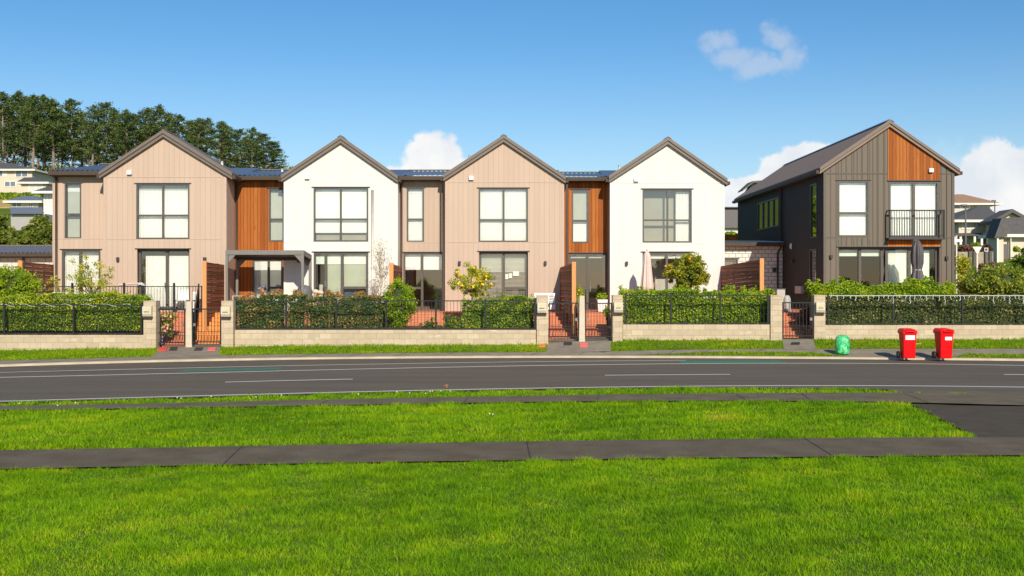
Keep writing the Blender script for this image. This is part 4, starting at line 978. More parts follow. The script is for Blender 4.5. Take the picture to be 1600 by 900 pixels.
fence(37.3, [368, 447, 525.5, 603.5, 681, 758.5, 836], 469.3, 514, 'black railing in front of the red tipped shrubs')
fence(37.8, [977.5, 1048.5, 1125.5, 1200], 461, 505.5, 'black railing in front of the hedge with orange tree')
fence(38, [1294, 1395.5, 1503.5, 1611, 1720], 461, 506.5, 'black railing hung with icicle lights before the dark house hedge')
def gate(px0, px1, ytop, ybot, D, label, hx):
    x0, x1, z0, z1 = X(px0, D), X(px1, D), Z(ybot, D), Z(ytop, D)
    t = thing('gate', label, 'gate', (x0, D, z0), 'black metal gates')
    f = .04; m = MB(); m.box(x0, x0 + f, D - .02, D + .02, z0, z1).box(x1 - f, x1, D - .02, D + .02, z0, z1).box(x0 + f, x1 - f, D - .02, D + .02, z1 - f, z1).box(x0 + f, x1 - f, D - .02, D + .02, z0 + .06, z0 + .06 + f).box(x0 + f, x1 - f, D - .012, D + .012, z0, z0 + .018)
    m.build('frame', 'black_metal', t)
    m = MB(); n = 9; zm = z0 + .42
    for i in range(1, n): xx = x0 + (x1 - x0) * i / n; m.box(xx - .009, xx + .009, D - .009, D + .009, z0 + .1, z1 - f)
    for i in range(n): xx = x0 + (x1 - x0) * (i + .5) / n; m.box(xx - .006, xx + .006, D - .006, D + .006, z0 + .1, zm) if 0 < i < n - 1 else None
    m.box(x0 + f, x1 - f, D - .014, D + .014, zm, zm + .02)
    m.build('bars', 'black_metal', t)
    for zz in (z0 + .12, z1 - .1):
        MB().box(hx - .05, hx + .05, D - .05, D - .021, zz - .05, zz + .05).build('hinge', 'frame_dark', t)
    lx = x1 - .09 if hx < (x0 + x1) / 2 else x0 + .09
    MB().box(lx - .04, lx + .04, D - .04, D - .021, z0 + .62, z0 + .72).build('latch', 'steel', t)
gate(245.2, 289.3, 482, 539, 37.1, 'black metal gate beside the leftmost letterbox, pink roses behind', X(243.5, 37.1))
gate(300, 345.5, 482, 538, 37.1, 'black metal gate in front of the orange steps', X(347, 37.1))
gate(857.6, 904.5, 472.8, 529.5, 37.6, 'black metal gate beside the letterbox before the white heat pump', X(856, 37.6))
gate(914.3, 956, 473, 529.5, 37.6, 'black metal gate before the grey planter and glazed entry', X(957.5, 37.6))
gate(1222.5, 1271, 472, 528.5, 38, 'black metal gate in front of the dark house side path', X(1221.5, 38))

# ------------------------------------------------------------------ slatted timber screens between the plots
def screen(pxn, Dn, pyn, pxf, Df, pyf, label, light=False, postside=-1):
    xn, xf = X(pxn, Dn), X(pxf, Df); zn, zf = Z(pyn, Dn), Z(pyf, Df)
    t = thing('timber_screen', label, 'fence', (xn, Dn, .7), 'slatted timber screens between the plots')
    m = MB(); zb = .8; nrow = int((zn - zb) / .145)
    for i in range(nrow):
        a_ = zn - .01 - .145 * (i + 1) + .007; b_ = zn - .01 - .145 * i; dz = (zf - zn)
        m.hexa([(xn - .02, Dn, a_), (xn + .02, Dn, a_), (xf + .02, Df, a_ + dz), (xf - .02, Df, a_ + dz)], [(xn - .02, Dn, b_), (xn + .02, Dn, b_), (xf + .02, Df, b_ + dz), (xf - .02, Df, b_ + dz)])
    m.build('slat_panel', 'slats', t)
    for k in (.33, .66):
        xx, yy = xn + (xf - xn) * k, Dn + (Df - Dn) * k
        MB().box(xx - .018, xx + .018, yy - .045, yy + .045, .7, zn - .03).build('middle_post', 'slats', t)
    w = .145
    MB().box(xn - w / 2, xn + w / 2, Dn - .11, Dn - .002, .6, zn + .03).build('end_post', 'post_orange', t, bevel=.006)
    if light: MB().box(xn - .055, xn + .055, Dn - .11, Dn, zn + .035, zn + .16).build('post_light', 'frame_dark', t, bevel=.01)
screen(33, 39.4, 408.5, 86, 43, 413.5, 'dark slatted timber screen beside the white block garage')
screen(320.5, 39.2, 409, 350, 42.0, 413.5, 'dark slatted timber screen with black post light beside the pergola', True)
screen(612, 39.0, 412, 627.5, 43.4, 416.5, 'slatted timber screen behind the rounded bright green shrub')
screen(896.5, 38.4, 410.5, 876, 42.9, 417.5, 'slatted timber screen between the two middle gates')
screen(1189.5, 38.7, 405, 1127, 43.0, 415.5, 'slatted timber screen before the grey block garage')

# sloping stair rails
def stair_rail(px, D0, z0, D1, z1, label, h=1.0, dx=0):
    x = X(px, D0); t = thing('stair_railing', label, 'railing', (x, D0, z0), 'black stair railings')
    m = MB(); m.bar((x, D0, z0 + h), (x + dx, D1, z1 + h), .05, .04).bar((x, D0, z0 + .1), (x + dx, D1, z1 + .1), .04, .03)
    m.bar((x, D0, z0), (x, D0, z0 + h + .03), .05).bar((x + dx, D1, z1), (x + dx, D1, z1 + h + .08), .05); m.build('rail', 'black_metal', t)
    m = MB(); n = 22
    for i in range(1, n):
        s_ = i / n; m.bar((x + dx * s_, D0 + (D1 - D0) * s_, z0 + (z1 - z0) * s_ + .1), (x + dx * s_, D0 + (D1 - D0) * s_, z0 + (z1 - z0) * s_ + h), .016)
    m.build('balusters', 'black_metal', t)
stair_rail(303.5, 38.0, .35, 41.0, FL, 'black sloping stair rail beside the orange steps', 1.0, -.71)
stair_rail(900.5, 38.6, .5, 41.0, FL, 'black sloping stair rail beside the middle timber screen', 1.0, -.1)
# patio railing of house one
D = 41.0; t = thing('patio_railing', 'thin black balustrade along the terrace of the leftmost house', 'railing', (X(68, D), D, FL))
zt = Z(447, D); m = MB(); m.box(X(68, D), X(317, D), D - .02, D + .02, zt - .03, zt).box(X(68, D), X(317, D), D - .015, D + .015, FL + .08, FL + .11)
m.build('rail', 'black_metal', t)
m = MB(); xx = X(69, D)
while xx < X(316, D): m.box(xx - .007, xx + .007, D - .007, D + .007, FL + .11, zt - .03); xx += .112
m.build('balusters', 'black_metal', t)
for p in (69, 113, 194, 272, 316): MB().box(X(p, D) - .035, X(p, D) + .035, D - .035, D + .035, FL, zt + (.12 if p in (194, 272, 113) else .01)).build('post', 'black_metal', t)

# ------------------------------------------------------------------ pergola
Df, Db = 40.95, 42.6; zt = Z(391, Df)
t = thing('pergola', 'grey painted pergola with flat roof in front of the cedar wing', 'pergola', (X(415, Df), Df, FL))
xl, xr = X(352, Df), X(474.5, Df); zb = zt - .02
m = MB(); m.box(xl, xr, Df, Df + .07, zt - .17, zt).build('front_beam', 'pergola_paint', t, bevel=.006)
m = MB(); m.hexa([(xr - .07, Df + .07, zt - .17), (xr, Df + .07, zt - .17), (xr, Db, zt - .33), (xr - .07, Db, zt - .33)], [(xr - .07, Df + .07, zt), (xr, Df + .07, zt), (xr, Db, zt - .14), (xr - .07, Db, zt - .14)]); m.build('side_beam', 'pergola_paint', t); m = MB()
m.hexa([(xl, Df + .07, zt - .17), (xl + .07, Df + .07, zt - .17), (xl + .07, Db, zt - .33), (xl, Db, zt - .33)], [(xl, Df + .07, zt), (xl + .07, Df + .07, zt), (xl + .07, Db, zt - .14), (xl, Db, zt - .14)]); m.build('side_beam', 'pergola_paint', t)
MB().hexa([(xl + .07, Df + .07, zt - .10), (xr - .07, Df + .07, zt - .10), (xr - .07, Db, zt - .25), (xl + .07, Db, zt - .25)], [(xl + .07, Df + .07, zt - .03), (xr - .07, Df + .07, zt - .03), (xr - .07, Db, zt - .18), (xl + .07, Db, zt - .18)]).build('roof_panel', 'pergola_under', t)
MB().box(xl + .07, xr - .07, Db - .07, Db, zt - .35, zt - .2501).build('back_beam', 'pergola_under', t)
for (xx, yy, s_) in ((xl, Df, 1), (xr - .095, Df, -1), (xl, Db - .11, 1), (xr - .095, Db - .11, -1)):
    top = zt - .171 if yy == Df else zt - .331
    MB().box(xx, xx + .095, yy, yy + .095, FL, top).build('post', 'pergola_paint', t, bevel=.006)
    c = xx + .055
    m = MB(); m.prism([(c + s_ * .055, top - .3), (c + s_ * .055, top), (c + s_ * .33, top)][::(1 if s_ > 0 else -1)], yy + .03, yy + .08).build('corner_brace', 'pergola_paint', t)

# ------------------------------------------------------------------ vegetation
def box_hedge(name, label, cat, x0, x1, y0, y1, z0, z1, mat, n, size, seed, bump=.10, group=None, topvar=.12, core=True, mat2=None, n2=0, sparse=0., on=None):
    t = on or thing(name, label, cat, ((x0 + x1) / 2, (y0 + y1) / 2, z0), group)
    if core:
        ncx = 24; m = MB()
        for i in range(ncx):
            a_ = x0 + .12 + (x1 - x0 - .24) * i / ncx; b_ = x0 + .12 + (x1 - x0 - .24) * (i + 1) / ncx
            zt_ = z1 - .2 + topvar * float(snoise(np.array([(a_ + b_) / 2]), np.array([0.]), seed, 2.2)[0])
            m.box(a_, b_, y0 + .13, y1 - .1, z0, zt_)
        m.build('branches', 'twigs', t)
    n = int(n * 1.3); x = RNG.uniform(x0, x1, n); side = RNG.random(n)
    tz = z1 + topvar * snoise(x, 0 * x, seed, 2.2) + .05 * snoise(x, 0 * x, seed + 5, 9)
    z = z0 + (tz - z0) * RNG.uniform(0, 1, n) ** .9
    y = y0 + np.abs(RNG.normal(0, .09, n)) + bump * .5 * snoise(x, z * 2, seed + 2, 3.)
    top = side > .62; kk = top.sum()
    z[top] = tz[top] - np.abs(RNG.normal(0, .07, kk)) + .02; y[top] = RNG.uniform(y0, y1, kk)
    bk = side < .10; y[bk] = y1 - np.abs(RNG.normal(0, .06, bk.sum()))
    en = (side > .10) & (side < .17); x[en] = np.where(RNG.random(en.sum()) < .5, x0, x1) + RNG.normal(0, .05, en.sum()); y[en] = RNG.uniform(y0, y1, en.sum())
    keep = np.ones(n, bool)
    if sparse: keep = (snoise(x, z * 1.5, seed + 8, 6) > -1 + sparse) | (RNG.random(n) < .3)
    c = np.stack([x, y, z], 1)[keep]
    LV = leaf_verts(c, size, (0, -.7, .6), .62); LR = np.clip(RNG.random(len(c)) * .8 + .3 * snoise(c[:, 0], c[:, 2] * 2, seed + 4, 4) + .05, 0, 1)
    # shoots on the top
    if n2:
        k = max(4, int((x1 - x0) / .16)); cs = []
        for _ in range(k):
            sx = RNG.uniform(x0, x1); sy = RNG.uniform(y0, y1); hh = RNG.uniform(.05, .24) ** 1.0
            st = z1 + topvar * float(snoise(np.array([sx]), np.array([0.]), seed, 2.2)[0]); q = n2 // k
            u = RNG.uniform(-.1, 1, q); cs.append(np.stack([sx + RNG.normal(0, .035, q), sy + RNG.normal(0, .035, q), st + u * hh], 1))
        c = np.concatenate(cs); V2 = leaf_verts(c, size * .95, (0, -.4, .7), .55)
        LV = np.concatenate([LV, V2]); LR = np.concatenate([LR, RNG.uniform(.78, 1, len(c)) if mat2 else RNG.random(len(c))])
    np_obj('leaves', LV, 4, mat, t, LR)
    return t
def clump_crown(t, cx, cy, z0, rx, ry, rz, nclump, nleaf, size, mat, seed, crad=.22, name='leaves', aspect=.6, shell=.55, bias=(0, -.4, .6), parent=None, flat=0):
    r = np.random.default_rng(seed); d = unit(r.normal(size=(nclump, 3))); rad = r.uniform(shell, 1, nclump)[:, None]
    cc = d * rad * np.array([rx, ry, rz]) + np.array([cx, cy, z0 + rz])
    idx = r.integers(0, nclump, nleaf); sc = r.uniform(.5, 1.35, nclump)[idx][:, None]
    c = cc[idx] + unit(r.normal(size=(nleaf, 3))) * (r.random((nleaf, 1)) ** .5) * sc * crad * np.array([1, 1, .85]) * max(rx, rz)
    o = np_obj(name, leaf_verts(c, size, bias, aspect), 4, mat, t, np.clip(.5 * r.random(nleaf) + .5 * r.random(nclump)[idx], 0, 1))
    return o, cc
def shrub(name, label, px0, px1, ytop, ybot, D, mat, n, size, seed, cat='shrub', group=None, ry=None, trunk=True, nclump=40, crad=.22, extra=None, shell=.5, zbase=None, core=False):
    x0, x1, zt, zb = X(px0, D), X(px1, D), Z(ytop, D), Z(ybot, D)
    cx = (x0 + x1) / 2; rx = (x1 - x0) / 2; rz = (zt - zb) / 2; zg = zbase if zbase is not None else .78
    t = thing(name, label, cat, (cx, D, zg), group)
    ry = ry or rx * .8
    o, cc = clump_crown(t, cx, D, zb + rz * .12, rx * .84, ry * .84, rz * .88, nclump, n, size, mat, seed, crad, shell=shell)
    if core:
        m = MB(); m.lathe((cx, D, zb + rz * .12), [(.15 * rx, .3 * rz), (.42 * rx, .6 * rz), (.46 * rx, rz), (.36 * rx, 1.3 * rz), (.12 * rx, 1.5 * rz)], 12, sy=ry / rx, jit=.2); m.build('inner_branches', 'twigs', t)
    if trunk:
        m = MB(); m.tube([(cx, D, zg - .05), (cx + .03, D, zb + .1), (cx, D, zb + rz)], [.035, .03, .02], 7)
        for q in cc[::3]: m.tube([(cx + .01, D, zb + rz * .3 + .05), ((cx + q[0]) / 2, (D + q[1]) / 2, (zb + rz * .3 + q[2]) / 2 + .04), tuple(q)], [.018, .012, .006], 5, cap=False)
        m.build('stem', 'bark', t)
    if extra:
        mt, k, rr, nm = extra; r = np.random.default_rng(seed + 3)
        for i in range(k):
            q = cc[r.integers(0, len(cc))] + r.normal(0, .07, 3) + np.array([0, -.12, 0]); m = MB()
            m.lathe(tuple(q), [(rr * .3, -rr), (rr * .85, -rr * .55), (rr, 0), (rr * .85, rr * .55), (rr * .3, rr)], 8); m.build(nm, mt, t, smooth=True)
    return t
# left hedge
D = 37.25
box_hedge('hedge', 'leftmost clipped green hedge behind the railing', 'hedge', X(-160, D), X(224, D), D, D + .8, .75, Z(462.5, D), 'leaf_hedge', 26000, .062, 1, n2=900)
shrub('bush', 'large bright green bush rising behind the leftmost hedge', -30, 72, 414, 475, 38.9, 'leaf_bright', 9000, .08, 3, 'bush', nclump=70, crad=.26, core=True)
shrub('lemon_tree', 'sparse yellowing citrus tree on the terrace of the leftmost house', 84, 202, 386, 480, 39.6, 'leaf_yellow', 2100, .075, 5, 'tree', nclump=60, crad=.17, shell=.3)
shrub('shrub', 'small yellow leaved shrub beside the left slatted screen', 72, 102, 426, 462, 39.4, 'leaf_yellow', 300, .075, 6, nclump=14, crad=.2, shell=.3)
# red tipped shrubs in front of the pergola house
D = 38.1
for i, (a_, b_, yt, lab) in enumerate(((367, 418, 456, 'red tipped shrub beside the second letterbox pillar'), (405, 445, 452, 'red tipped shrub in front of the seated person'), (446, 476, 455, 'red tipped shrub left of the front pergola post'), (478, 514, 457, 'red tipped shrub right of the front pergola post'), (510, 552, 455, 'red tipped shrub below the open sliding door'), (545, 603, 453, 'wide red tipped shrub below the pale bare tree'))):
    t = box_hedge('photinia_shrub', lab, 'shrub', X(a_, D), X(b_, D), D, D + .6, .76, Z(yt + 8, D), 'leaf_red', 2600 if b_ - a_ < 45 else 4200, .066, 20 + i, .2, 'red tipped shrubs behind the railing', .14, True, 'leaf_redtip', 620, .45)
shrub('rounded_shrub', 'tall rounded bright green shrub before the timber screen', 597, 652, 430, 520, 38.2, 'leaf_bright', 9000, .068, 40, nclump=110, crad=.2, ry=.55, core=True, shell=.7)
# pale bare columnar tree
t = thing('slender_tree', 'nearly leafless pale slender tree against the white house wall', 'tree', (X(593, 40.3), 40.3, .78))
m = MB(); r = np.random.default_rng(8); tips = []
xb = X(594, 40.3)
m.tube([(xb, 40.3, .75), (xb + .02, 40.3, 2.2), (xb - .02, 40.3, Z(385, 40.3))], [.035, .022, .007], 7)
for i in range(46):
    z0_ = r.uniform(1.5, 3.3); dx = r.uniform(-.42, .42); l_ = r.uniform(.3, .9)
    p1 = (xb + dx * .6, 40.3 + r.uniform(-.3, .3), z0_ + l_ * .5); p2 = (xb + dx, 40.3 + r.uniform(-.35, .35), min(z0_ + l_, Z(376, 40.3)))
    m.tube([(xb, 40.3, z0_), p1, p2], [.011, .008, .004], 5, cap=False); tips += [p1, p2]
m.build('branches', 'cream_plastic', t)
tp = np.array(tips); c = tp[r.integers(0, len(tp), 1100)] + r.normal(0, .09, (1100, 3)); np_obj('leaves', leaf_verts(c, .05, (0, -.4, .4), .6), 4, 'leaf_pale', t)
# citrus by house three
shrub('lemon_tree', 'yellow green lemon tree full of fruit before the venetian blinds', 697, 776, 408, 470, 39.3, 'leaf_yellow', 4600, .07, 12, 'tree', nclump=66, crad=.2, extra=('lemon', 24, .045, 'lemon'), shell=.4)
shrub('low_shrub', 'low green shrub before the red tiled terrace edge', 688, 716, 488, 518, 38.3, 'leaf_green2', 1600, .06, 13, nclump=24, crad=.3, trunk=False, core=True)
shrub('low_shrub', 'small yellowish plant before the red tiled terrace edge', 664, 686, 495, 514, 38.5, 'leaf_yellow', 260, .06, 14, nclump=12, crad=.3, trunk=False)
shrub('low_shrub', 'dark low ground plants under the railing before the red tiled edge', 650, 700, 500, 520, 37.9, 'leaf_red', 1300, .06, 97, nclump=30, crad=.2, trunk=False)
shrub('low_shrub', 'low dark plant beside the hedge left of the third letterbox pillar', 708, 728, 497, 518, 38.0, 'leaf_green2', 700, .06, 98, nclump=16, crad=.3, trunk=False)
box_hedge('hedge', 'dark green hedge left of the third letterbox pillar', 'hedge', X(724, 38.0), X(838, 38.0), 38.0, 38.6, .76, Z(468, 38), 'leaf_green2', 8500, .062, 15, n2=500)
# hedge right of middle gates
box_hedge('hedge', 'glossy green hedge with shoots above the railing, under the orange tree', 'hedge', X(972, 38.5), X(1208, 38.5), 38.45, 39.1, .78, Z(456, 38.5), 'leaf_bright', 17000, .075, 16, n2=2400, topvar=.12)
shrub('orange_tree', 'rounded dark green orange tree before the white terraced house', 1034, 1118, 393, 458, 40.4, 'leaf_citrus', 7000, .085, 17, 'tree', nclump=80, crad=.21, extra=('orange_fruit', 12, .045, 'orange'), core=True, shell=.6)
# dark house hedge: dark below, bright shoots above the rail
D = 38.75
th = box_hedge('hedge', 'dark hedge with bright new growth on top before the dark house', 'hedge', X(1274, D), X(1800, D), D, D + .6, .75, Z(462, D), 'leaf_dark', 22000, .072, 18, n2=0, topvar=.03)
t = box_hedge('hedge', '', 'hedge', X(1270, D), X(1490, D), D - .05, D + .65, 1.9, Z(444, D), 'leaf_bright', 13000, .085, 19, n2=2200, topvar=.16, core=True, on=th)
shrub('sprig', 'single yellow green sprig hanging over the railing of the dark house', 1472, 1486, 452, 470, 38.3, 'leaf_yellow', 160, .08, 90, nclump=8, crad=.4, trunk=False)
shrub('bush', 'broad yellow green bush at the right of the dark house', 1488, 1640, 415, 475, 41.2, 'leaf_olive', 15000, .095, 27, 'bush', nclump=120, crad=.2, ry=1.3, core=True, shell=.6)
shrub('shrub', 'upright yellow and green shrub beside the dark house corner', 1495, 1516, 396, 440, 43.5, 'leaf_yellow', 1500, .095, 28, nclump=30, crad=.35)
shrub('bush', 'dark brown purple bush below the white triangular sign', 1525, 1562, 407, 436, 50, 'leaf_purple', 3500, .12, 29, 'bush', nclump=40, crad=.3, zbase=1.2, core=True)
shrub('dark_tree', 'nearly black dense tree at the right edge of the photo', 1572, 1660, 372, 450, 54, 'leaf_green2', 12000, .13, 30, 'tree', nclump=80, crad=.22, zbase=1.2, core=True)
# plants by the gates
shrub('rose_bush', 'rose bush with pink blooms behind the leftmost gate', 246, 276, 480, 530, 38.0, 'leaf_green2', 1700, .07, 31, nclump=30, crad=.28, extra=('petal_pink', 34, .055, 'rose'), trunk=False, zbase=.3)
shrub('flowering_plant', 'small purple flowered plant at the foot of the leftmost gate', 244, 254, 522, 536, 37.5, 'leaf_green2', 120, .05, 32, 'plant', nclump=8, crad=.4, extra=('petal_purple', 6, .04, 'flower'), trunk=False, zbase=.3)
shrub('rose_bush', 'dusky red flowering bush behind the single gate of the dark house', 1246, 1272, 478, 512, 39.2, 'leaf_purple', 1500, .065, 33, nclump=26, crad=.3, trunk=False, zbase=.6)
shrub('climber', 'pale green climbing plant with orange blooms beside the timber screen post', 899, 908, 444, 480, 39.6, 'leaf_yellow', 420, .07, 34, 'plant', nclump=16, crad=.5, trunk=False)
def planter(px0, px1, yt, yb, D, mat, label, leafm, sd):
    x0, x1, z0, z1 = X(px0, D), X(px1, D), Z(yb, D), Z(yt, D); t = thing('planter', label, 'planter', ((x0 + x1) / 2, D, z0))
    w = (x1 - x0) / 2; cx = (x0 + x1) / 2
    MB().hexa([(cx - w * .8, D - w * .8, z0), (cx + w * .8, D - w * .8, z0), (cx + w * .8, D + w * .8, z0), (cx - w * .8, D + w * .8, z0)], [(cx - w, D - w, z1), (cx + w, D - w, z1), (cx + w, D + w, z1), (cx - w, D + w, z1)]).build('pot', mat, t, bevel=.01)
    clump_crown(t, cx, D, z1 - .05, w * 1.0, w * .9, .16, 16, 420, .07, leafm, sd, .5, name='plant')
planter(933, 949, 468, 487, 41.8, 'white_paint', 'square pale planter of green succulents by the glazed entry', 'leaf_bright', 71)
planter(903, 913, 463, 487, 42.2, 'cream_plastic', 'cream pot beside the middle gate post with small plant', 'leaf_olive', 72)
shrub('potted_plant', 'spiky dark plant hanging beside the pale planter', 940, 956, 476, 500, 40.5, 'leaf_green2', 420, .09, 73, 'plant', nclump=16, crad=.4, trunk=False)

# ------------------------------------------------------------------ small things on the terraces
D = 41.9; t = thing('heat_pump', 'white heat pump unit on the wall behind the third letterbox pillar', 'heat pump', (X(851, D), D, FL))
x0, x1, z0, z1 = X(834.5, D), X(867.5, D), Z(484, D), Z(458, D)
MB().box(x0, x1, D - .0, D + .32, z0, z1).build('casing', 'white_plastic', t, bevel=.02)
m = MB()
for i in range(7): m.box(x1 - .24, x1 - .06, D - .012, D - .001, z1 - .08 - i * .06, z1 - .06 - i * .06)
m.build('louvres', 'slot', t); MB().lathe((x0 + .3, D - .01, (z0 + z1) / 2), [(.01, 0), (.012, .002)], 12).build('fan_hub', 'slot', t)
# grey heat pump by the dark house
D = 44.4; t = thing('heat_pump', 'grey heat pump and gas bottle stand beside the block garage', 'heat pump', (X(1224, D), D, FL))
MB().box(X(1214, D), X(1227, D), D, D + .3, FL, Z(452, D)).build('casing', 'table_grey', t, bevel=.02)
MB().box(X(1213, D), X(1228, D), D - .02, D + .32, Z(452, D) + .002, Z(452, D) + .04).build('lid', 'frame_dark', t)
D = 41.2; t = thing('gas_bottle', 'pair of slim grey gas bottles behind the single gate', 'gas bottle', (X(1228, D), D, FL))
MB().lathe((X(1229, D), D, FL), [(.1, 0), (.115, .05), (.115, .5), (.07, .6), (.03, .64)], 14).lathe((X(1234, D), D + .3, FL), [(.1, 0), (.115, .05), (.115, .5), (.07, .6), (.03, .64)], 14).build('bottle', 'table_grey', t, smooth=True)
# outdoor table at house one
D = 42.3 - .9
t = thing('outdoor_chair', 'white garden chair behind the balustrade of the leftmost house', 'chair', (X(281, 41.7), 41.75, FL))
x = X(281, 41.75); y = 41.8
MB().box(x - .22, x + .22, y, y + .42, FL + .42, FL + .45).build('seat', 'white_plastic', t, bevel=.01)
MB().box(x - .22, x + .22, y + .4, y + .43, FL + .46, FL + .85).build('backrest', 'white_plastic', t, bevel=.01)
for sx in (-.2, .18):
    for sy in (0, .4): MB().box(x + sx, x + sx + .025, y + sy, y + sy + .025, FL, FL + .42).build('leg', 'white_plastic', t)
t = thing('storage_box', 'small white box beside the left slatted screen on the terrace', 'box', (X(89, 41.9), 41.9, FL))
MB().box(X(84, 41.9), X(97, 41.9), 41.8, 42.1, FL, Z(458, 41.9)).build('body', 'white_plastic', t, bevel=.01); MB().box(X(83.5, 41.9), X(97.5, 41.9), 41.78, 42.12, Z(458, 41.9) + .002, Z(456.5, 41.9)).build('lid', 'white_paint', t)
t = thing('clothes_airer', 'white clothes airer on the terrace of the leftmost house', 'airer', (X(200, 41.8), 41.9, FL))
m = MB(); y = 41.95
for k in range(6): m.bar((X(186, 42), y + k * .07, Z(445, 42) - .02 * k), (X(223, 42), y + k * .07, Z(441.5, 42) - .02 * k), .012)
m.build('rack', 'white_plastic', t); m = MB(); m.bar((X(190, 42), y, FL), (X(216, 42), y + .4, Z(444, 42)), .02).bar((X(216, 42), y, FL), (X(190, 42), y + .4, Z(444, 42)), .02); m.build('legs', 'white_plastic', t)
t = thing('picture_board', 'small framed board leaning by the terrace door of the leftmost house', 'board', (X(305, 41.9), 41.93, FL))
MB().box(X(300.5, 41.93), X(311, 41.93), 41.93, 41.96, FL, Z(456, 41.93)).build('frame', 'white_paint', t); MB().box(X(302.5, 41.93), X(309, 41.93), 41.92, 41.928, FL + .06, Z(459, 41.93)).build('picture', 'far_pale_glass', t)
# table under the pergola
t = thing('outdoor_table', 'grey outdoor table and bench frame under the pergola', 'table', (X(385, 41.7), 41.9, FL))
x0, x1 = X(370, 41.9), X(432, 41.9); zt_ = Z(461.5, 41.9)
MB().box(x0, x1, 41.2, 41.7, zt_ - .03, zt_).build('tabletop', 'table_grey', t, bevel=.005)
for xx in (x0 + .02, x1 - .07):
    for yy in (41.12, 41.53): MB().box(xx, xx + .05, yy, yy + .05, FL, zt_ - .031).build('leg', 'table_grey', t)
t = thing('covered_barbecue', 'barbecue under a rounded dark grey cover beside the pergola post', 'barbecue', (X(477, 42.0), 42.0, FL))
x = X(476, 42.0); z1 = Z(445.5, 42.0) - FL
MB().lathe((x, 42.0, FL), [(.24, .3), (.27, .5), (.295, z1 * .7), (.275, z1 * .85), (.19, z1 * .96), (.06, z1)], 24, 9, .03, jit=.012).build('cover', 'fabric_grey', t, smooth=True)
m = MB()
for a_ in (.7, 2.3, 3.9, 5.5): m.bar((x + .16 * math.cos(a_), 42.0 + .16 * math.sin(a_), FL), (x + .2 * math.cos(a_), 42.0 + .2 * math.sin(a_), FL + .36), .03)
m.build('legs', 'frame_dark', t)
t = thing('cushion_pile', 'cream cushions on a seat by the open sliding door', 'cushions', (X(496, 42.3), 42.3, FL))
for q, (px_, py_, r_) in enumerate(((493, 456, .14), (500, 458, .15), (496, 464, .18))):
    MB().lathe((X(px_, 42.3), 42.3, Z(py_, 42.3) - r_ * .5), [(r_ * .5, 0), (r_, r_ * .4), (r_ * .9, r_ * .9), (r_ * .4, r_ * 1.2)], 12, jit=.05).build('cushion', 'far_cream', t, smooth=True)
MB().box(X(488, 42.3), X(506, 42.3), 42.1, 42.5, FL, Z(467, 42.3)).build('seat', 'table_grey', t)

# closed umbrellas
def parasol(px, ytop, ybot, D, mat, label, r, lobes=8, slim=1., pole_off=0):
    x = X(px, D); z1 = Z(ytop, D); z0 = Z(ybot, D); t = thing('parasol', label, 'parasol', (x, D, FL)); h = z1 - z0
    MB().lathe((x, D, z0), [(r, 0), (r * .96, h * .12), (r * .80, h * .35), (r * .68, h * .55), (r * .58, h * .74), (r * .54, h * .84), (r * .42, h * .91), (r * .22, h * .97), (r * .06, h)], 48, lobes, .13, jit=.015).build('canopy', mat, t, smooth=True)
    MB().tube([(x + pole_off, D, FL), (x + pole_off, D, z1 + .03 - (0 if not pole_off else .04))], .028 if not pole_off else .05, 10).build('pole', 'pole_grey' if pole_off else 'white_paint', t, smooth=True)
    MB().box(x + pole_off - .25, x + pole_off + .25, D - .25, D + .25, FL + .002, FL + .07).build('base', 'fabric_grey', t, bevel=.02)
    return t, x
parasol(1011, 391, 455, 41.4, 'umbrella_pink', 'closed pale pink parasol before the rightmost white terraced house', .235)
t, x = parasol(1433.5, 373, 446, 42.2, 'umbrella_dark', 'closed charcoal cantilever parasol before the dark house doors', .21, 7, pole_off=-.17)
for o in list(t.children):
    if o.name.startswith('canopy'): bpy.data.objects.remove(o)
zt_ = Z(373, 42.2); zb_ = Z(448, 42.2); h = zt_ - zb_
MB().lathe((x, 42.2, zb_), [(.30, 0), (.27, h * .12), (.17, h * .32), (.155, h * .36), (.21, h * .5), (.22, h * .66), (.19, h * .82), (.10, h * .93), (.03, h)], 48, 7, .16, jit=.03).build('canopy', 'umbrella_dark', t, smooth=True)
MB().lathe((x, 42.2, zb_ + h * .335), [(.165, 0), (.172, .02), (.165, .045)], 24).build('strap', 'table_grey', t)
MB().bar((x - .17, 42.2, zt_ - .08), (x, 42.2, zt_ - .03), .04).build('arm', 'pole_grey', t)

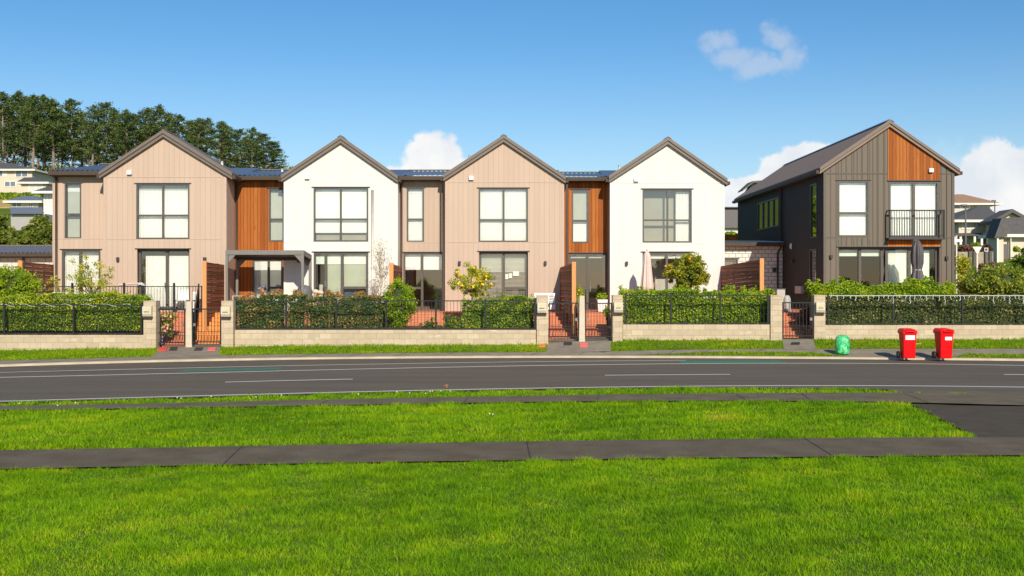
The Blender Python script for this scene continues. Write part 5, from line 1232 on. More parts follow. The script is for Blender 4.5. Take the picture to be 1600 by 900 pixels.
# ------------------------------------------------------------------ bins, bag
def make_bin():
    t = thing('wheelie_bin', '', 'bin', (0, 0, 0), 'red wheelie bins on the kerb')
    w0, w1, d0_, d1_, hh = .20, .222, .20, .255, .86
    m = MB(); m.hexa([(-w0, -d0_, .02), (w0, -d0_, .02), (w0, d0_ - .08, .02), (-w0, d0_ - .08, .02)], [(-w1, -d1_, hh), (w1, -d1_, hh), (w1, d1_, hh), (-w1, d1_, hh)])
    b = m.build('body', 'bin_red', t, bevel=.03)
    MB().box(-w1 - .02, w1 + .02, -d1_ - .02, d1_ + .02, hh - .05, hh - .005).build('rim', 'bin_red', b, bevel=.01)
    m = MB(); m.hexa([(-w1 - .045, -d1_ - .05, hh), (w1 + .045, -d1_ - .05, hh), (w1 + .045, d1_ + .03, hh), (-w1 - .045, d1_ + .03, hh)], [(-w1 + .05, -d1_ + .08, hh + .095), (w1 - .05, -d1_ + .08, hh + .095), (w1 - .02, d1_, hh + .115), (-w1 + .02, d1_, hh + .115)])
    l = m.build('lid', 'bin_red', t, bevel=.02)
    MB().box(-.15, .15, -d1_ - .075, -d1_ - .045, hh + .005, hh + .035).build('lid_handle', 'bin_red', l, bevel=.01)
    MB().tube([(-.2, d1_ + .07, hh + .02), (.2, d1_ + .07, hh + .02)], .018, 8).build('handle', 'bin_red', t, smooth=True)
    for s_ in (-1, 1):
        xw = s_ * (w0 + .055)
        m = MB(); m.tube([(xw - .03, .17, .115), (xw + .03, .17, .115)], .115, 20); wh = m.build('wheel', 'rubber', t, smooth=False)
        MB().tube([(xw - .032, .17, .115), (xw + .032, .17, .115)], .045, 12).build('hub', 'fabric_grey', wh)
    MB().tube([(-w0 - .04, .17, .1), (w0 + .04, .17, .1)], .012, 8).build('axle', 'steel', t)
    return t, b
bx1, by1 = vhit(1418, 561.5); by1 += .28; bx1 = X(1418, by1)
t, b = make_bin(); t.location = (bx1, by1, float(zv(bx1, by1)) + .006); t.rotation_euler.z = R(-1); t.scale = (.92, .92, .95); t['label'] = 'left red wheelie bin with closed lid and wide plain white sticker'
m = MB(); y_ = -.253
m.quad((-.155, -.248, .62), (.155, -.248, .62), (.155, -.256, .76), (-.155, -.256, .76)); st = m.build('sticker', 'white_plastic', None); st.parent = b; st.location = (0, -.001, 0); st.data.transform(__import__('mathutils').Matrix.Translation((0, -.263, .62)))
def copy_tree(o, parent=None):
    c = o.copy(); C.objects.link(c); c.parent = parent
    for ch in list(o.children): copy_tree(ch, c)
    return c
bx2, by2 = vhit(1474.5, 561.8); by2 += .28; bx2 = X(1474.5, by2)
t2 = copy_tree(t); t2.location = (bx2, by2, float(zv(bx2, by2)) + .006); t2.rotation_euler.z = R(4); t2.scale = (.92, .92, .96); t2['label'] = 'right red wheelie bin with raised rolled lid edge and small white sticker'
for ch in t2.children:
    if ch.name.startswith('body'):
        for s_ in ch.children:
            if s_.name.startswith('sticker'): s_.scale = (.75, 1, .75); s_.location = (.04, -.003, .14)
    if ch.name.startswith('lid'):
        m = MB(); pts = [(-.24, -.24, .90), (-.12, -.265, .925), (.05, -.27, .93), (.2, -.255, .92), (.25, -.18, .91)]
        rl = MB().tube([(p[0], p[1], p[2]) for p in pts], .02, 8).build('lid_ridge', 'bin_red', None, smooth=True); rl.parent = ch
bgx, bgy = vhit(1316, 556); bgy += .22; bgx = X(1316, bgy)
t = thing('rubbish_bag', 'full bright green plastic rubbish bag standing on the kerb grass', 'rubbish bag', (bgx, bgy, float(zv(bgx, bgy))))
m = MB(); z_ = float(zv(bgx, bgy)) + .01; m.lathe((bgx, bgy, z_), [(.10, 0), (.2, .012), (.225, .1), (.225, .3), (.215, .45), (.19, .55), (.13, .60), (.04, .615)], 40, 5, .03, jit=.035); m.build('sack', 'bag_green', t, smooth=True)
MB().lathe((bgx - .02, bgy, z_ + .595), [(.05, 0), (.03, .02), (.045, .035)], 12, jit=.2).build('tied_neck', 'bag_green', t, smooth=True)
# orange stick on the verge
a_ = vhit(1428, 540); b_ = vhit(1439, 540)
tag(MB().tube([(a_[0], a_[1], float(zv(*a_)) + .06), (b_[0], b_[1], float(zv(*b_)) + .06)], .018, 6).build('stick', 'post_orange'), 'short orange wooden stick in the verge grass behind the left bin', 'stick')
# icicle lights
D = 38 + .05; t = thing('icicle_lights', 'white icicle string lights hanging along the top rail at the right', 'string lights', (X(1300, D), D, Z(462, D)))
m = MB(); pts = []; xx = X(1295, D); zt_ = Z(461.5, D)
while xx < X(1720, D): pts.append((xx, D - .01 + .008 * math.sin(xx * 40), zt_ - .01)); xx += .15
m.tube(pts, .008, 5); m.build('cable', 'white_plastic', t)
m = MB(); xx = X(1298, D)
while xx < X(1715, D):
    l_ = random.choice([.07, .12, .2, .28, .16]); n_ = int(l_ / .035); p = [(xx, D - .02, zt_)]
    for k in range(n_): p.append((xx + random.uniform(-.02, .02), D - .02, zt_ - .035 * (k + 1)))
    m.tube(p, .006, 4)
    for q in p[1:]: m.box(q[0] - .006, q[0] + .006, q[1] - .008, q[1] + .004, q[2] - .012, q[2] + .006)
    xx += random.uniform(.13, .24)
m.build('drops', 'white_plastic', t)
D = 36.85 + .06; t = thing('cable_string', 'twisted pale cable wound along the top rail of the leftmost railing', 'string lights', (X(5, D), D, Z(477, D)))
m = MB(); xx = X(-20, D); pts = []
while xx < X(205, D): a_ = xx * 9; pts.append((xx, D + .03 + .045 * math.cos(a_), Z(477, D) + .005 + .04 * math.sin(a_))); xx += .04
m.tube(pts, .006, 5); m.build('cable', 'sign_back', t)

# ------------------------------------------------------------------ seated person under the pergola
D = 42.0; hx, hz = X(412, D), Z(451, D); seat = hz - .72
def skin(name, joints, edges, mat, parent, sub=2):
    me = bpy.data.meshes.new(name); off_ = wl(parent)
    me.from_pydata([tuple(Vector(j[0]) - off_) for j in joints], edges, []); o = link(name, me, parent)
    o.modifiers.new('Skin', 'SKIN'); me.skin_vertices[0].data[0].use_root = True
    for i, j in enumerate(joints): me.skin_vertices[0].data[i].radius = (j[1], j[2] if len(j) > 2 else j[1])
    s_ = o.modifiers.new('Subdivision', 'SUBSURF'); s_.levels = sub; s_.render_levels = sub
    me.materials.append(MATS[mat]); return o
p = thing('person', 'person in grey cap and dark shirt sitting at the table under the pergola', 'person', (hx, D, FL))
J = [((hx + .06, D, seat), .15, .12), ((hx + .05, D, seat + .25), .13, .1), ((hx + .03, D, seat + .48), .16, .11), ((hx, D, seat + .56), .06, .06), ((hx - .02, D, seat + .62), .05, .05),
     ((hx - .02, D, hz - .02), .085, .09), ((hx - .02, D, hz + .06), .085, .09), ((hx - .025, D, hz + .1), .06, .06),
     ((hx + .02, D - .19, seat + .47), .055), ((hx - .1, D - .24, seat + .25), .045), ((hx - .3, D - .2, seat + .22), .033),
     ((hx + .02, D + .19, seat + .47), .055), ((hx - .1, D + .24, seat + .25), .045), ((hx - .3, D + .2, seat + .22), .033),
     ((hx - .05, D - .1, seat - .0), .09), ((hx - .4, D - .12, seat + .02), .065), ((hx - .4, D - .12, FL + .08), .045), ((hx - .52, D - .12, FL + .04), .035),
     ((hx - .05, D + .1, seat - .0), .09), ((hx - .4, D + .12, seat + .02), .065), ((hx - .4, D + .12, FL + .08), .045), ((hx - .52, D + .12, FL + .04), .035)]
E = [(0, 1), (1, 2), (2, 3), (3, 4), (4, 5), (5, 6), (6, 7), (2, 8), (8, 9), (9, 10), (2, 11), (11, 12), (12, 13), (0, 14), (14, 15), (15, 16), (16, 17), (0, 18), (18, 19), (19, 20), (20, 21)]
for b0_, sy in ((10, -.2), (13, .2)):
    base = Vector(J[b0_][0])
    k = len(J); J.append((tuple(base + Vector((-.07, 0, -.01))), .026, .018)); E.append((b0_, k))
    for fi, (dy, ln) in enumerate(((-.03, .075), (-.01, .085), (.01, .08), (.03, .065))):
        a0 = len(J); J.append((tuple(base + Vector((-.10 - ln * .4, dy, -.012))), .009)); J.append((tuple(base + Vector((-.10 - ln * .8, dy, -.03))), .008)); E += [(k, a0), (a0, a0 + 1)]
    a0 = len(J); J.append((tuple(base + Vector((-.06, .045 if sy < 0 else -.045, -.01))), .010)); J.append((tuple(base + Vector((-.10, .055 if sy < 0 else -.055, -.015))), .009)); E += [(k, a0), (a0, a0 + 1)]
skin('body', J, E, 'skin', p)
sh = [((J[i][0]), J[i][1] + .014, (J[i][2] if len(J[i]) > 2 else J[i][1]) + .014) for i in (0, 1, 2, 8, 9, 11, 12)]
skin('shirt', sh, [(0, 1), (1, 2), (2, 3), (3, 4), (2, 5), (5, 6)], 'fabric_navy', p)
tr_ = [((J[i][0]), J[i][1] + .012) for i in (0, 14, 15, 16, 18, 19, 20)]
skin('trousers', tr_, [(0, 1), (1, 2), (2, 3), (0, 4), (4, 5), (5, 6)], 'fabric_grey', p)
cp = MB().lathe((hx - .015, D, hz + .025), [(.108, 0), (.112, .04), (.10, .09), (.06, .125), (.01, .135)], 20).build('cap', 'cap_grey', p, smooth=True)
MB().hexa([(hx - .2, D - .07, hz + .0), (hx - .08, D - .1, hz + .03), (hx - .08, D + .1, hz + .03), (hx - .2, D + .07, hz + .0)], [(hx - .2, D - .07, hz + .012), (hx - .08, D - .1, hz + .045), (hx - .08, D + .1, hz + .045), (hx - .2, D + .07, hz + .012)]).build('peak', 'white_plastic', cp)
MB().prism([(hx - .13, hz - .05), (hx - .10, hz - .055), (hx - .10, hz - .01)], D - .015, D + .015).build('nose', 'skin', p)
for s_ in (-1, 1):
    MB().lathe((hx - .098, D + s_ * .035, hz), [(.004, -.01), (.012, 0), (.004, .01)], 8).build('eye', 'hair', p)
    MB().lathe((hx - .01, D + s_ * .09, hz - .035), [(.01, 0), (.022, .03), (.01, .06)], 8, sy=.5).build('ear', 'skin', p)
MB().lathe((hx + .03, D, hz - .06), [(.05, 0), (.075, .03), (.085, .09)], 14).build('hair', 'hair', p)
t = thing('outdoor_chair', 'dark outdoor chair holding the seated person', 'chair', (hx + .05, D, FL))
MB().box(hx - .2, hx + .3, D - .25, D + .25, seat - .15, seat - .1).build('seat', 'frame_dark', t); MB().box(hx + .27, hx + .3, D - .25, D + .25, seat - .1, seat + .3).build('backrest', 'frame_dark', t)
for sx in (-.18, .26):
    for sy in (-.23, .2): MB().box(hx + sx, hx + sx + .03, D + sy, D + sy + .03, FL, seat - .151).build('leg', 'frame_dark', t)

# ------------------------------------------------------------------ distant houses
def far_house(label, D, px0, px1, yeave, ybase, ridge, wallm, roofm, wins=(), depth=9, over=.5, grp=None, extras=None, pos=None):
    """ridge = (px_left, px_right, y)"""
    x0, x1, z0, z1 = X(px0, D), X(px1, D), (Z(ybase, D) - 1.5 if px0 < 800 else 2.5), Z(yeave, D)
    t = thing('hillside_house', label, 'house', ((x0 + x1) / 2, D, z0), grp)
    MB().box(x0, x1, D, D + depth, z0, z1).build('wall', wallm, t)
    Dr = D + depth / 2; rl, rr, zr_ = X(ridge[0], Dr), X(ridge[1], Dr), Z(ridge[2], Dr)
    a, b, c, d = (x0 - over, D - over, z1), (x1 + over, D - over, z1), (x1 + over, D + depth + over, z1), (x0 - over, D + depth + over, z1)
    p, q = (rl, Dr, zr_), (rr, Dr, zr_)
    m = MB(); m.quad(a, b, q, p); m.quad(b, c, q); m.quad(c, d, p, q); m.quad(d, a, p); m.quad(*[(v[0], v[1], v[2] - .02) for v in (a, d, c, b)])
    rf = m.build('roof', roofm, t)
    m = MB(); e = .18; m.box(a[0], b[0], a[1] - .06, a[1], z1 - e, z1 + .03).box(a[0] - .05, a[0], a[1], c[1], z1 - e, z1 + .03).box(b[0], b[0] + .05, a[1], c[1], z1 - e, z1 + .03); m.build('fascia', 'far_white' if wallm != 'far_dark_wall' else 'gutter', rf)
    for (wa_, wb_, wc_, wd_, gm) in wins:
        rx0, rx1, rz0, rz1 = X(wa_, D), X(wc_, D), Z(wd_, D), Z(wb_, D)
        f = MB(); f.box(rx0, rx1, D - .05, D - .02, rz0 - .08, rz0).box(rx0, rx1, D - .05, D - .02, rz1, rz1 + .08).box(rx0 - .08, rx0, D - .05, D - .02, rz0 - .08, rz1 + .08).box(rx1, rx1 + .08, D - .05, D - .02, rz0 - .08, rz1 + .08)
        xm_ = (rx0 + rx1) / 2; f.box(xm_ - .04, xm_ + .04, D - .05, D - .02, rz0, rz1)
        o = f.build('window', 'far_white', t); MB().box(rx0, rx1, D - .015, D - .002, rz0, rz1).build('pane', gm, o)
    return t
# left hillside
g = 'houses on the hillsides'
far_house('cream two storey house below the pines at the left edge', 130, -40, 50, 265, 300, (-20, 16, 254.5), 'far_cream', 'far_grey_roof', [(-16, 266, 4, 275, 'far_glass'), (6, 267, 10, 275, 'far_pale_glass'), (25, 266, 43, 276, 'far_glass'), (8, 284, 24, 291, 'far_glass')], grp=g)
far_house('cream garage wing with white door beside the cream two storey house', 124, 33, 72, 285, 302, (38, 52, 277), 'far_cream', 'far_grey_roof', [(46, 289, 66, 301, 'far_pale_glass')], 6, .4, grp=g)
far_house('white bungalow with blue grey roof behind the left bushes', 104, 17, 60, 314.5, 335, (36, 55, 306), 'far_white', 'far_blue_roof', [(20, 317, 33, 323, 'far_glass'), (46, 318, 50, 330, 'far_shade')], 8, .5, grp=g)
far_house('white house with dark hipped roof half hidden behind the leftmost terraced house', 96, 68, 100, 300, 330, (76, 95, 291), 'far_white', 'far_grey_roof', [(70, 304, 80, 320, 'far_pale_glass')], 8, .7, grp=g)
t = thing('hillside_house', 'low blue grey roofed building below the white bungalow', 'house', (X(40, 92), 92, 4), g)
MB().box(X(17, 92), X(70, 92), 92, 96, 3, Z(334, 92)).build('wall', 'far_shade', t)
m = MB(); m.quad((X(20, 92), 91.6, Z(334, 91.6)), (X(70, 92), 91.6, Z(334, 91.6)), (X(66, 96), 96, Z(323.5, 96)), (X(16, 96), 96, Z(323.5, 96))); m.build('roof', 'far_blue_roof', t)
o = MB().hexa([(X(-60, 112), 112, 8), (X(64, 112), 112, 8), (X(62, 124), 124, 10), (X(-60, 124), 124, 10)], [(X(-60, 112), 112, Z(324, 112)), (X(64, 112), 112, Z(324, 112)), (X(62, 124), 124, Z(308, 124)), (X(-60, 124), 124, Z(308, 124))]).build('bank', 'dry_bank'); struct(o)
D = 121; box_hedge('hedge', 'long clipped hedge on the bank below the cream house', 'hedge', X(-60, D), X(62, D), D, D + 1.5, Z(311, D) - .6, Z(302, D), 'leaf_green2', 9000, .3, 55, topvar=.1)
# right hillside
far_house('pale two storey house with brown hipped roof highest at the right', 130, 1468, 1547, 318.5, 346, (1494, 1505, 303.5), 'far_white', 'far_brown_roof', [(1478, 321, 1499, 330, 'far_glass'), (1504, 321, 1511, 328, 'far_glass'), (1517, 321, 1524, 327, 'far_glass')], 12, 1.0, grp=g)
t = thing('balcony_railing', 'white balustrade across the balcony of the brown roofed house', 'railing', (X(1500, 129), 129, Z(336, 129)))
D = 128.8; m = MB(); m.box(X(1478, D), X(1523, D), D, D + .08, Z(327, D), Z(326, D)).box(X(1478, D), X(1523, D), D, D + 1.1, Z(337.5, D), Z(335.5, D)); m.build('rail', 'far_white', t)
m = MB()
for i in range(36): xx = X(1478, D) + (X(1523, D) - X(1478, D)) * i / 35; m.box(xx - .03, xx + .03, D + .01, D + .06, Z(335.5, D), Z(327, D))
m.build('balusters', 'far_white', t)
t = far_house('grey roofed two storey beige house with verandah beside the dark house', 95, 1498, 1549, 344.5, 405, (1530, 1542, 321.5), 'far_cream', 'far_grey_roof', [(1504, 347, 1516, 357, 'far_pale_glass'), (1520, 347, 1532, 357, 'far_pale_glass'), (1536, 347, 1547, 357, 'far_pale_glass'), (1498, 370, 1502, 375, 'far_glass'), (1508, 371, 1524, 383, 'far_pale_glass'), (1528, 370, 1534, 377, 'far_shade'), (1537, 370, 1544, 383, 'far_glass')], 10, .7, grp=g)
D = 93; m = MB(); m.hexa([(X(1491, D), D, Z(368.5, D)), (X(1550, D), D, Z(368.5, D)), (X(1550, D), 95, Z(366, D)), (X(1491, D), 95, Z(366, D))], [(X(1491, D), D, Z(367, D)), (X(1550, D), D, Z(367, D)), (X(1548, D), 95, Z(362.5, D)), (X(1493, D), 95, Z(362.5, D))]); m.build('verandah_roof', 'far_grey_roof', t)
for p_ in (1494, 1502, 1524, 1535, 1545): MB().box(X(p_, D) - .09, X(p_, D) + .09, D + .1, D + .28, Z(400, D), Z(368.5, D)).build('column', 'far_white', t)
MB().box(X(1490, 96), X(1498, 96), 96, 104, 4, Z(345, 96)).build('side_wing', 'far_shade', t)
D = 92; t = thing('hillside_house', 'cream gable fronted house wing beside the beige verandah house', 'house', (X(1578, D), D, 4), g)
ax, az = X(1578, D), Z(327, D); lx, rx_ = X(1551, D), X(1605, D); ez = Z(343, D)
m = MB(); m.quad((lx + .3, D, 3), (rx_, D, 3), (rx_, D, ez), (ax, D, az - .3), (lx + .3, D, ez)); m.quad((lx + .3, D, 3), (lx + .3, D, ez), (lx + .3, D + 2, ez), (lx + .3, D + 2, 3)); m.build('wall', 'far_cream', t)
MB().prism(chevron((lx - .3, ez - .15), (ax, az), (rx_ + .5, ez - .2), .28), D - .5, D + 2).build('roof', 'far_grey_roof', t)
t = far_house('beige garage house with grey roof at the right edge of the photo', 80, 1566, 1690, 367, 404, (1577, 1680, 339.5), 'far_cream', 'far_grey_roof', [], 2.4, .5, grp=g)
MB().box(X(1585, 79), X(1586.2, 79), 79.6, 79.9, 2, Z(368, 79)).build('downpipe', 'far_white', t)
D = 79.3; MB().box(X(1570.5, D), X(1579.5, D), D + .5, D + .62, 3, Z(381, D)).build('gate_panel', 'far_dark_wall', t)
D = 77.5; t2 = thing('hillside_house', 'low garage wing with blue grey side wall before the garage house', 'house', (X(1560, D), D, 3.5), g)
MB().box(X(1557, D), X(1568, D), D, D + 1.5, 3, Z(372, D)).build('wall', 'far_cream', t2); MB().box(X(1556, D), X(1558.5, D), D - .2, D - .01, 3, Z(372, D)).build('corner_board', 'far_white', t2)
MB().prism([(X(1551, D), Z(372, D)), (X(1562, D), Z(341, D)), (X(1572, D), Z(341, D)), (X(1571, D), Z(370, D))], D - .3, D + 1.2).build('roof', 'far_grey_roof', t2)
# retaining wall, shrubs, signs, lamps on the right
D = 75; t = thing('retaining_wall', 'concrete panel retaining wall with dark posts below the verandah house', 'wall', (X(1520, D), D, 3))
MB().box(X(1488, D), X(1552, D), D, D + .3, 1.5, Z(393.5, D)).build('panel', 'concrete', t)
for p_ in (1494, 1515, 1522, 1540, 1547): MB().box(X(p_, D) - .1, X(p_, D) + .1, D - .15, D - .002, 1.5, Z(392.5, D)).build('post', 'frame', t)
D = 76; shrub('shrub', 'reddish brown low shrubs on the retaining wall, left clump', 1494, 1521, 383.5, 396, D, 'leaf_purple', 1500, .2, 61, nclump=24, crad=.3, zbase=3, trunk=False)
shrub('shrub', 'reddish brown low shrub on the right end of the retaining wall', 1530, 1552, 383, 395, D, 'leaf_purple', 1200, .2, 62, nclump=20, crad=.3, zbase=3, trunk=False)
shrub('shrub', 'small green shrub on top of the retaining wall', 1517, 1530, 378.5, 387, 79, 'leaf_bright', 900, .18, 63, nclump=16, crad=.3, zbase=3.6, trunk=False)
D = 50; t = thing('give_way_sign', 'white triangular road sign seen from behind on a pale post', 'road sign', (X(1526.5, D), D, 1.1))
m = MB(); a_, b_, c_ = (X(1519, D), Z(385.5, D)), (X(1533.5, D), Z(385.5, D)), (X(1526.5, D), Z(398, D)); m.prism([a_, c_, b_], D - .05, D - .03).build('plate', 'sign_back', t); MB().tube([(X(1526.6, D), D, 1.0), (X(1526.6, D), D, Z(386, D))], .04, 8).build('post', 'sign_back', t)
t = thing('street_name_sign', 'white street name blade on a slim pole beside the dark house', 'road sign', (X(1494.5, D), D, 1.1))
MB().tube([(X(1494.5, D), D, 1.0), (X(1494.5, D), D, Z(368, D))], .035, 8).build('post', 'sign_back', t); MB().box(X(1490.5, D), X(1503, D), D - .05, D - .036, Z(378, D), Z(374, D)).build('blade', 'white_paint', t)
D = 72; t = thing('small_sign', 'small square white framed sign below the retaining wall', 'sign', (X(1541, D), D, 3))
f = MB(); f.box(X(1538.3, D), X(1544, D), D, D + .03, Z(388, D), Z(387.2, D)).box(X(1538.3, D), X(1544, D), D, D + .03, Z(392.8, D), Z(392, D)).box(X(1538.3, D), X(1539, D), D, D + .03, Z(392, D), Z(388, D)).box(X(1543.2, D), X(1544, D), D, D + .03, Z(392, D), Z(388, D)); f.build('frame', 'white_paint', t); MB().tube([(X(1541, D), D + .05, 2.5), (X(1541, D), D + .05, Z(388, D))], .04, 6).build('post', 'pole_grey', t)
for (p_, D, yt, yb, lab) in ((1508.7, 88, 322, 392, 'thin dark street lamp before the verandah house'), (1554.3, 126, 314.5, 345, 'short black lamp post beside the brown hipped roof')):
    t = thing('street_lamp', lab, 'street lamp', (X(p_, D), D, Z(yb, D))); MB().tube([(X(p_, D), D, Z(yb, D) - 2), (X(p_, D), D, Z(yt, D))], [.11, .06], 8).build('pole', 'pole_grey', t); MB().box(X(p_, D) - .35, X(p_, D) + .12, D - .12, D + .12, Z(yt, D), Z(yt, D) + .14).build('lamp_head', 'pole_grey', t, bevel=.03)
# buildings in the gap and behind the dark house
D = 74; t = thing('hillside_house', 'dark grey clad house with white lower wall seen in the gap beside the garage', 'house', (X(1142, D), D, 4), g)
MB().box(X(1115, D), X(1160, D), D, D + 6, Z(356, D), Z(325, D)).build('upper_wall', 'far_dark_wall', t); MB().box(X(1115, D), X(1156, D), D + .3, D + 6, 2, Z(356, D) - .01).build('lower_wall', 'far_white', t); MB().box(X(1114, D), X(1161, D), D - .2, D + 6.2, Z(325, D) + .002, Z(323.5, D)).build('roof', 'far_grey_roof', t)
D = 64; tag(MB().box(X(1105, D), X(1160, D), D, D + .1, 1, Z(366.5, D)).build('timber_fence', 'cedar_bright'), 'orange timber fence in the gap above the block garage roof', 'fence')
shrub('hedge', 'small green hedge strip above the orange timber fence', 1128, 1156, 362.5, 370, 66, 'leaf_bright', 900, .14, 65, 'hedge', nclump=20, crad=.3, zbase=2, trunk=False)
D = 80; t = thing('hillside_house', 'grey skillion roofed house top peeking over the dark house roof', 'house', (X(1185, D), D, 5), g)
x0, x1, x2 = X(1164, D), X(1173, D), X(1215, D)
MB().prism([(x0 + .2, 3), (x2, 3), (x2, Z(285, D)), (x1 + .1, Z(288, D)), (x0 + .2, Z(299, D))], D, D + 1.2).build('wall', 'far_shade', t)
MB().prism([(x0 - .3, Z(299.5, D)), (x0 - .25, Z(297, D)), (x1, Z(284, D)), (x2, Z(280.5, D)), (x2, Z(284, D)), (x1 + .1, Z(287, D))], D - .5, D + 1.2).build('roof', 'far_grey_roof', t)

# left mid-distance bushes
for i, (a_, b_, yt, D, lab) in enumerate(((-60, 24, 322, 62, 'olive green tree at the left edge behind the block garage roof'), (8, 50, 357, 60, 'lower dark green tree between two taller ones behind the left garage'), (40, 92, 334, 63, 'tall green tree touching the leftmost terraced house corner'), (-20, 40, 352, 66, 'dark green tree furthest behind the left garage'), (20, 70, 350, 68, 'brownish green tree in the middle behind the left garage'))):
    shrub('garden_tree', lab, a_, b_, yt, 400, D, 'leaf_bush', 9000, .17, 80 + i, 'tree', 'garden trees behind the left garage', nclump=110, crad=.2, zbase=1.2, core=True, shell=.55)

shrub('garden_tree', 'green tree mirrored in the side windows of the dark house', 895, 985, 300, 400, 70, 'leaf_bright', 7000, .2, 95, 'tree', nclump=90, crad=.2, zbase=1.2)
shrub('garden_tree', 'olive tree mirrored in the far side windows of the dark house', 960, 1050, 292, 400, 80, 'leaf_olive', 7000, .22, 96, 'tree', nclump=90, crad=.2, zbase=2.5)
# ------------------------------------------------------------------ pines
def pine_mesh(seed, Ht, dense):
    r = np.random.default_rng(seed); m = MB(); lean = r.normal(0, .35, 2)
    def P(s): return np.array([lean[0] * s * s + .15 * math.sin(s * 5 + seed), lean[1] * s * s, Ht * s])
    m.tube([tuple(P(s)) for s in np.linspace(0, .97, 9)], list(np.linspace(.33, .05, 9)), 8)
    cs = []; dead = []; rn = []
    nb = 64; lo = r.uniform(.25, .42) if not dense else .18
    for i in range(nb):
        s = lo + (1 - lo) * (i / nb) ** .85; a = i * 2.4 + r.normal(0, .4)
        u = (s - lo) / (1 - lo)
        ln = Ht * (.20 if not dense else .26) * (1 - u) ** .55 * (.45 + .55 * min(1, u * 3.5 + .25)) * r.uniform(.5, 1.35) * (1 - .08 * u) + .32
        if r.random() < .12: continue
        up = r.uniform(.1, .55) * ln
        b0 = P(s); b1 = b0 + np.array([math.cos(a) * ln * .55, math.sin(a) * ln * .55, up * .3]); b2 = b0 + np.array([math.cos(a) * ln, math.sin(a) * ln, up])
        m.tube([tuple(b0), tuple(b1), tuple(b2)], [.07, .045, .02], 4, cap=False)
        k = int(26 + 74 * ln / 3)
        tt = r.uniform(.35, 1.05, k)[:, None]; c = b0 + (b2 - b0) * tt + r.normal(0, 1, (k, 3)) * np.array([.34, .34, .24]); cs.append(c); rn.append(np.full(k, r.random()) * .5 + r.random(k) * .5)
        if u < .35 and r.random() < .4: dead.append(b0 + (b2 - b0) * r.uniform(.2, 1, (22, 1)) + r.normal(0, .35, (22, 3)))
    for i in range(18):      # dead lower branches
        s = r.uniform(.08, lo); a = r.uniform(0, 6.28); ln = r.uniform(.5, 2.0); b0 = P(s); b2 = b0 + np.array([math.cos(a) * ln, math.sin(a) * ln, r.uniform(-.3, .5)])
        m.tube([tuple(b0), tuple(b2)], [.04, .015], 4, cap=False)
        if r.random() < .5: dead.append(b0 + (b2 - b0) * r.uniform(.3, 1, (12, 1)) + r.normal(0, .25, (12, 3)))
    # leader
    for i in range(6): c = P(1.0) + np.array([0, 0, .2 - .25 * i]) + r.normal(0, .15 + .08 * i, (16, 3)); cs.append(c); rn.append(r.random(len(c)))
    return m, np.concatenate(cs), np.concatenate(rn), np.concatenate(dead)
protos = []
LBL = ['tall pine with bare lower trunk on the left hilltop', 'dense broad crowned pine on the left hilltop']
def make_pine(i, Ht, dense):
    m, c, rn, dead = pine_mesh(100 + i, Ht, dense); t = thing('pine_tree', '', 'pine tree', (0, 0, 0), 'pines along the left hilltop')
    m.build('trunk', 'pine_bark', t)
    np_obj('crown', np.concatenate([leaf_verts(c, .55, (0, -.2, .7), .36), leaf_verts(dead, .4, (0, 0, .3), .3)]), 4, 'needles', t, np.concatenate([np.clip(rn, 0, 1) * .93, np.ones(len(dead))]))
    return t, Ht
for i in range(7): protos.append(make_pine(i, 20., i in (4, 6)))
# (px, top y, distance, proto)
pines = [(-60, 150, 240, 0), (-34, 142, 250, 1), (-12, 150, 262, 2), (4, 146, 244, 3), (22, 145, 252, 1), (40, 153, 262, 0), (52, 152, 240, 2), (70, 151, 255, 5), (84, 158, 244, 3), (98, 172, 265, 1), (113, 157, 250, 4), (128, 176, 262, 0), (145, 166, 246, 5), (165, 162, 250, 6), (183, 174, 262, 2), (198, 173, 246, 1), (215, 180, 258, 3), (232, 170, 250, 0), (249, 167, 246, 5), (262, 178, 262, 2), (279, 181, 252, 4), (296, 190, 260, 3), (310, 186, 250, 0), (322, 187, 256, 1), (343, 191, 248, 2), (358, 198, 262, 5), (374, 203, 252, 6), (394, 201, 246, 4), (410, 210, 256, 6), (426, 222, 246, 6),
         (12, 170, 285, 5), (60, 178, 290, 3), (90, 185, 285, 2), (140, 190, 290, 0), (190, 192, 285, 4), (240, 195, 290, 1), (300, 205, 288, 3), (350, 212, 285, 4), (390, 220, 290, 6), (-45, 165, 285, 2)]
used = set(); words = ['first', 'second', 'third', 'fourth', 'fifth', 'sixth', 'seventh', 'eighth', 'ninth', 'tenth', 'eleventh', 'twelfth', 'thirteenth', 'fourteenth', 'fifteenth', 'sixteenth', 'seventeenth', 'eighteenth', 'nineteenth', 'twentieth', 'twenty first', 'twenty second', 'twenty third', 'twenty fourth', 'twenty fifth', 'twenty sixth', 'twenty seventh', 'twenty eighth', 'twenty ninth', 'thirtieth']
order = {i: k for k, i in enumerate(sorted([j for j in range(len(pines)) if pines[j][2] < 280 and pines[j][0] > -5], key=lambda j: pines[j][0]))}
inst = []
for i, (p_, yt, D, pr) in enumerate(pines):
    src, Ht = protos[pr]
    o = src if pr not in used else copy_tree(src); used.add(pr)
    x = X(p_, D); zb = float(terr(np.array(x), np.array(D))); zt_ = Z(yt, D); s_ = (zt_ - zb) / Ht
    inst.append((o, (x, D, zb), s_, random.uniform(0, 6.28), i))
